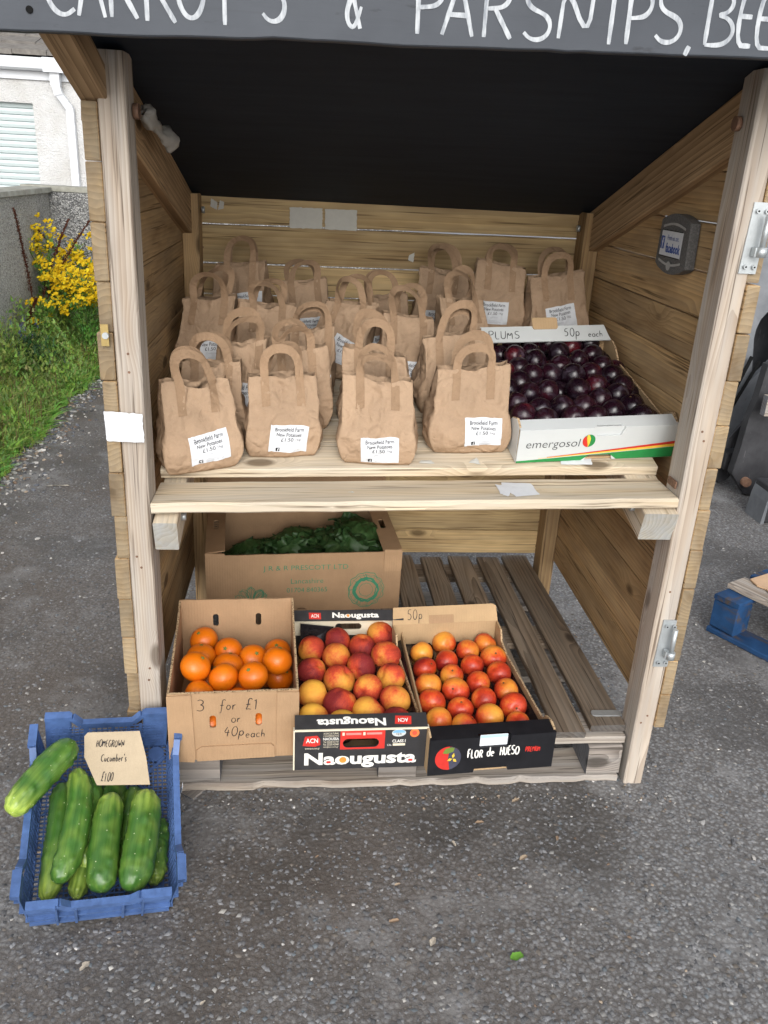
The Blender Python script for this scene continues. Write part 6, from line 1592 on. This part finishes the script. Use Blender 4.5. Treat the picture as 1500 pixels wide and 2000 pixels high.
CUKES = [
 ((-0.170, 0.155, 0.124), (-0.064, 0.302, 0.128), 0.0290, 0.003, 'large cucumber lying slantwise over the upper left rim of the blue crate', 1.3, .95),
 ((-0.097, 0.022, 0.034), (-0.084, 0.262, 0.036), 0.0255, -0.006, 'long cucumber along the left side wall of the crate, pale at its near end', 1.0, .9),
 ((-0.054, 0.268, 0.08), (-0.076, 0.034, 0.074), 0.0255, 0.016, 'curved cucumber with pale yellow tip leaning on the one by the left side', .85, .95),
 ((-0.031, 0.07, 0.05), (-0.026, 0.262, 0.056), 0.0215, 0, 'mostly hidden cucumber just right of the curved one, pale tip showing', .8, .9),
 ((-0.046, 0.02, 0.033), (0.014, 0.258, 0.033), 0.024, 0.006, 'bumpy cucumber near the middle of the crate, half under its neighbours', .75, .75),
 ((0.014, 0.208, 0.078), (0.0, 0.01, 0.072), 0.0295, -0.003, 'thick cucumber in the middle of the crate with an orange scar at its tip', .8, .85),
 ((0.041, 0.05, 0.033), (0.06, 0.245, 0.033), 0.0235, 0, 'dark cucumber behind the two thick ones, far end showing', .3, .6),
 ((0.082, 0.21, 0.076), (0.054, 0.006, 0.072), 0.0325, 0.004, 'thickest cucumber, at the right of the crate with yellow ribbed tip', 1.0, .85),
 ((0.1, 0.035, 0.028), (0.111, 0.17, 0.028), 0.018, 0, 'slim cucumber against the right wall of the crate', .7, .8),
 ((0.019, 0.11, 0.034), (0.018, 0.272, 0.036), 0.0225, 0, 'dark cucumber under the card sign with only its end showing', .2, .6)]
for i, (a, b, r_, bd, lb, pl_, tn) in enumerate(CUKES): cucumber(L(*a), L(*b), r_ * 1.03, bd, 300 + i, lb, pl_, tn)
# the card sign
C0, C1, U0, U1 = L(-.016, .222, .090), L(.088, .214, .092), L(-.044, .326, .124), L(.066, .322, .124)
xd = (C1 - C0).normalized(); zd = (U0 + U1) / 2 - (C0 + C1) / 2
fm = frame((C0 + C1) / 2, xd, zd); fmi = fm.inverted()
pts = [fmi @ v for v in (C0, C1, U1, U0)]; lf = fmi @ (C0.lerp(U0, .52) + Vector((-.012, 0, 0)))
sg = plate('card_sign', [(pts[0].x, pts[0].z), (pts[1].x, pts[1].z), (pts[1].x * .5 + pts[2].x * .5 + .003, pts[1].z * .5 + pts[2].z * .5), (pts[2].x, pts[2].z), (pts[3].x + .006, pts[3].z), (pts[3].x, pts[3].z - .008), (lf.x, lf.z)], None, .002, M['signcard'], None, fm)
tag(sg, 'buff card sign handwritten with the cucumber price, standing in the blue crate', 'sign')
bx_ = pts[3].x
hand('handwriting', 'HOMEGROWN', M['pen'], sg, None, bx_ + .026, pts[3].z - .030, .0140, .0015, .46, .05, .13, .05)
hand('handwriting', "Cucumber's", M['pen'], sg, None, bx_ + .038, pts[3].z - .060, .0150, .0015, .50, .05, .14, .03)
hand('handwriting', '£1.00', M['pen'], sg, None, bx_ + .042, pts[3].z - .100, .018, .0015, .45, .08, .10, .03)

# ------------------------------------------------------------------ blue pallet with flattened cardboard, right
def mk_bluewood():
    nt = NT('worn blue painted wood'); o = nt.obj(); g = nt.noise(nt.map(o, (5, 24, 24)), 1, 5, .65); b = nt.noise(o, 11, 4, .6)
    c = nt.ramp(b, [(.3, (.008, .032, .085)), (.7, (.018, .075, .20))]); c = nt.mix(nt.ramp(g, [(.52, 0), (.66, .9)]), c, (.085, .06, .035)); nt.bump(g, .5, .003); return nt.end(c, .75, .3)
M['bluewood'] = mk_bluewood()
B = empty('blue_pallet', (1.098, .735, 0)); B.matrix_basis = frame((1.098, .735, 0), (.50, -.866, 0), (0, 0, 1))
tag(B, 'worn blue painted pallet on the tarmac at the right edge', 'pallet')
for x0 in (0, .42, .86):
    for y0 in (.0, .42, .84): board('block', (x0, y0 + .042, .072), (x0 + .085, y0 + .042, .072), (0, 1, 0), .085, .100, M['bluewood'], B, ch=.006, seg=5, rough=.004)
for y0 in (0, .42, .84): board('bottom_board', (-.004, y0 + .044, .0105), (.96, y0 + .044, .0105), (0, 1, 0), .095, .019, M['bluewood'], B, ch=.003, seg=10, rough=.002)
for x0 in (0, .42, .86): board('cross_board', (x0 + .042, -.002, .1312), (x0 + .042, .93, .1312), (1, 0, 0), .09, .0175, M['bluewood'], B, ch=.002, seg=6)
for k in range(7): board('slat', (-.006, .115 + k * .128, .1492), (.96, .115 + k * .128, .1492), (0, 1, 0), .098, .0175, M['palpale'] if k == 0 else M['bluewood'], B, ch=.002, seg=12, rough=.002, ragged=.006)
vs = [(.02, .15), (.06, .128), (.09, .132), (.12, .112), (.17, .106), (.21, .09), (.45, .075), (.80, .09), (.80, .74), (.05, .70)]
o = plate('flattened_cardboard', vs, None, .005, M['card3'], None, B.matrix_basis @ frame((0, 0, .166), (1, 0, 0), (0, 1, 0)))
tag(o, 'sheet of tan cardboard lying on the blue pallet', 'cardboard')

# ------------------------------------------------------------------ dark machinery at the right edge
def mk_steel(name, a, b):
    nt = NT(name); o = nt.obj(); g = nt.noise(o, 9, 6, .65); s = nt.noise(nt.map(o, (60, 60, 8)), 1, 4, .7)
    c = nt.ramp(g, [(.3, a), (.7, b)]); c = nt.mix(nt.ramp(s, [(.64, 0), (.70, .35)]), c, (.22, .22, .22)); r_ = nt.noise(nt.vadd(o, (5, 5, 5)), 14, 5, .7); c = nt.mix(nt.ramp(r_, [(.66, 0), (.74, .5)]), c, (.09, .05, .03)); nt.bump(g, .2, .003); return nt.end(c, .5, .5, Metallic=.25)
M['steelgrey'] = mk_steel('grey painted steel', (.13, .14, .155), (.22, .23, .245)); M['steelblack'] = mk_steel('black painted steel', (.022, .022, .025), (.055, .055, .060))
B = empty('machine_frame', (1.9, 2.1, 0)); tag(B, 'dark steel lifting frame of a parked machine behind the right side of the stall', 'machinery')
def mpl(name, pts, y, t, mat, holes=None): return plate(name, [(a - 1.9, b) for a, b in pts], [[(a - 1.9, b) for a, b in h] for h in (holes or [])], t, mat, B, T(0, y - 2.1, 0))
hole = [(1.892, .700), (1.893, .745), (1.905, .790), (1.930, .826), (1.965, .84), (2.0, .82), (2.02, .77), (2.02, .62), (1.975, .56), (1.925, .50)]
o = mpl('side_plate', [(1.70, .10), (2.30, .10), (2.30, 1.15), (1.72, 1.15)], 2.30, .03, M['steelgrey'], [hole])
mpl('back_plate', [(1.75, .3), (2.25, .3), (2.25, 1.0), (1.75, 1.0)], 2.52, .02, M['steelblack'])
mpl('stiffener', [(1.80, .30), (1.815, .30), (1.845, .66), (1.833, .66)], 2.27, .028, M['steelblack'])
mpl('lift_arm', [(1.766, .114), (1.780, .25), (1.787, .375), (1.81, .49), (1.822, .637), (2.2, .72), (2.2, .0), (1.90, -.005 + .01), (1.850, .012)], 2.0, .05, M['steelblack'])
mpl('gusset', [(1.745, .200), (1.845, .350), (1.85, .205)], 2.12, .02, M['steelblack'])
for p_, q_, r_ in (((1.836, 1.975, .078), (1.836, 2.06, .078), .022), ((1.790, 2.27, .49), (1.790, 2.31, .49), .024), ((1.800, 2.16, .065), (1.800, 2.30, .065), .05)): cyl('pin', Vector(p_) - Vector((1.9, 2.1, 0)), Vector(q_) - Vector((1.9, 2.1, 0)), r_, M['rusty'] if r_ < .03 else M['steelblack'], B, 20)
mb = MB(); mb.box((-.125, .0, .10), (-.05, .12, .185)); mb.build('bracket', M['steelblack'], B)
mb = MB(); mb.box((-.128, -.44, .006), (.40, -.30, .170)); o = mb.build('cross_beam', M['steelblack'], B); bevel_poly(o, .006)
mpl('beam_end_plate', [(1.755, .0), (1.772, .0), (1.776, .165), (1.764, .10)], 1.66, .14, M['steelgrey'])
for zz in (.60, .70, .80): cyl('bolt', Vector((-.145, .185, zz)), Vector((-.145, .20, zz)), .014, M['rusty'], B, 12)
mpl('slot_strap', [(1.802, .50), (1.838, .50), (1.850, .70), (1.86, .90), (1.83, .90), (1.815, .70)], 2.285, .012, M['steelblack'])
cyl('hose', Vector((-.16, .10, .28)), Vector((-.02, .16, .62)), .009, M['dark'], B, 10)
cyl('hose', Vector((-.13, .12, .27)), Vector((.03, .17, .60)), .008, M['dark'], B, 10)
mb = MB(); mb.box((-.112, -.22, .43), (.02, -.18, .52)); mb.build('timber_packing', M['palpale'], B)
mb = MB(); mb.box((-.20, .22, .0), (.5, .6, .11)); mb.build('base_skid', M['steelblack'], B)
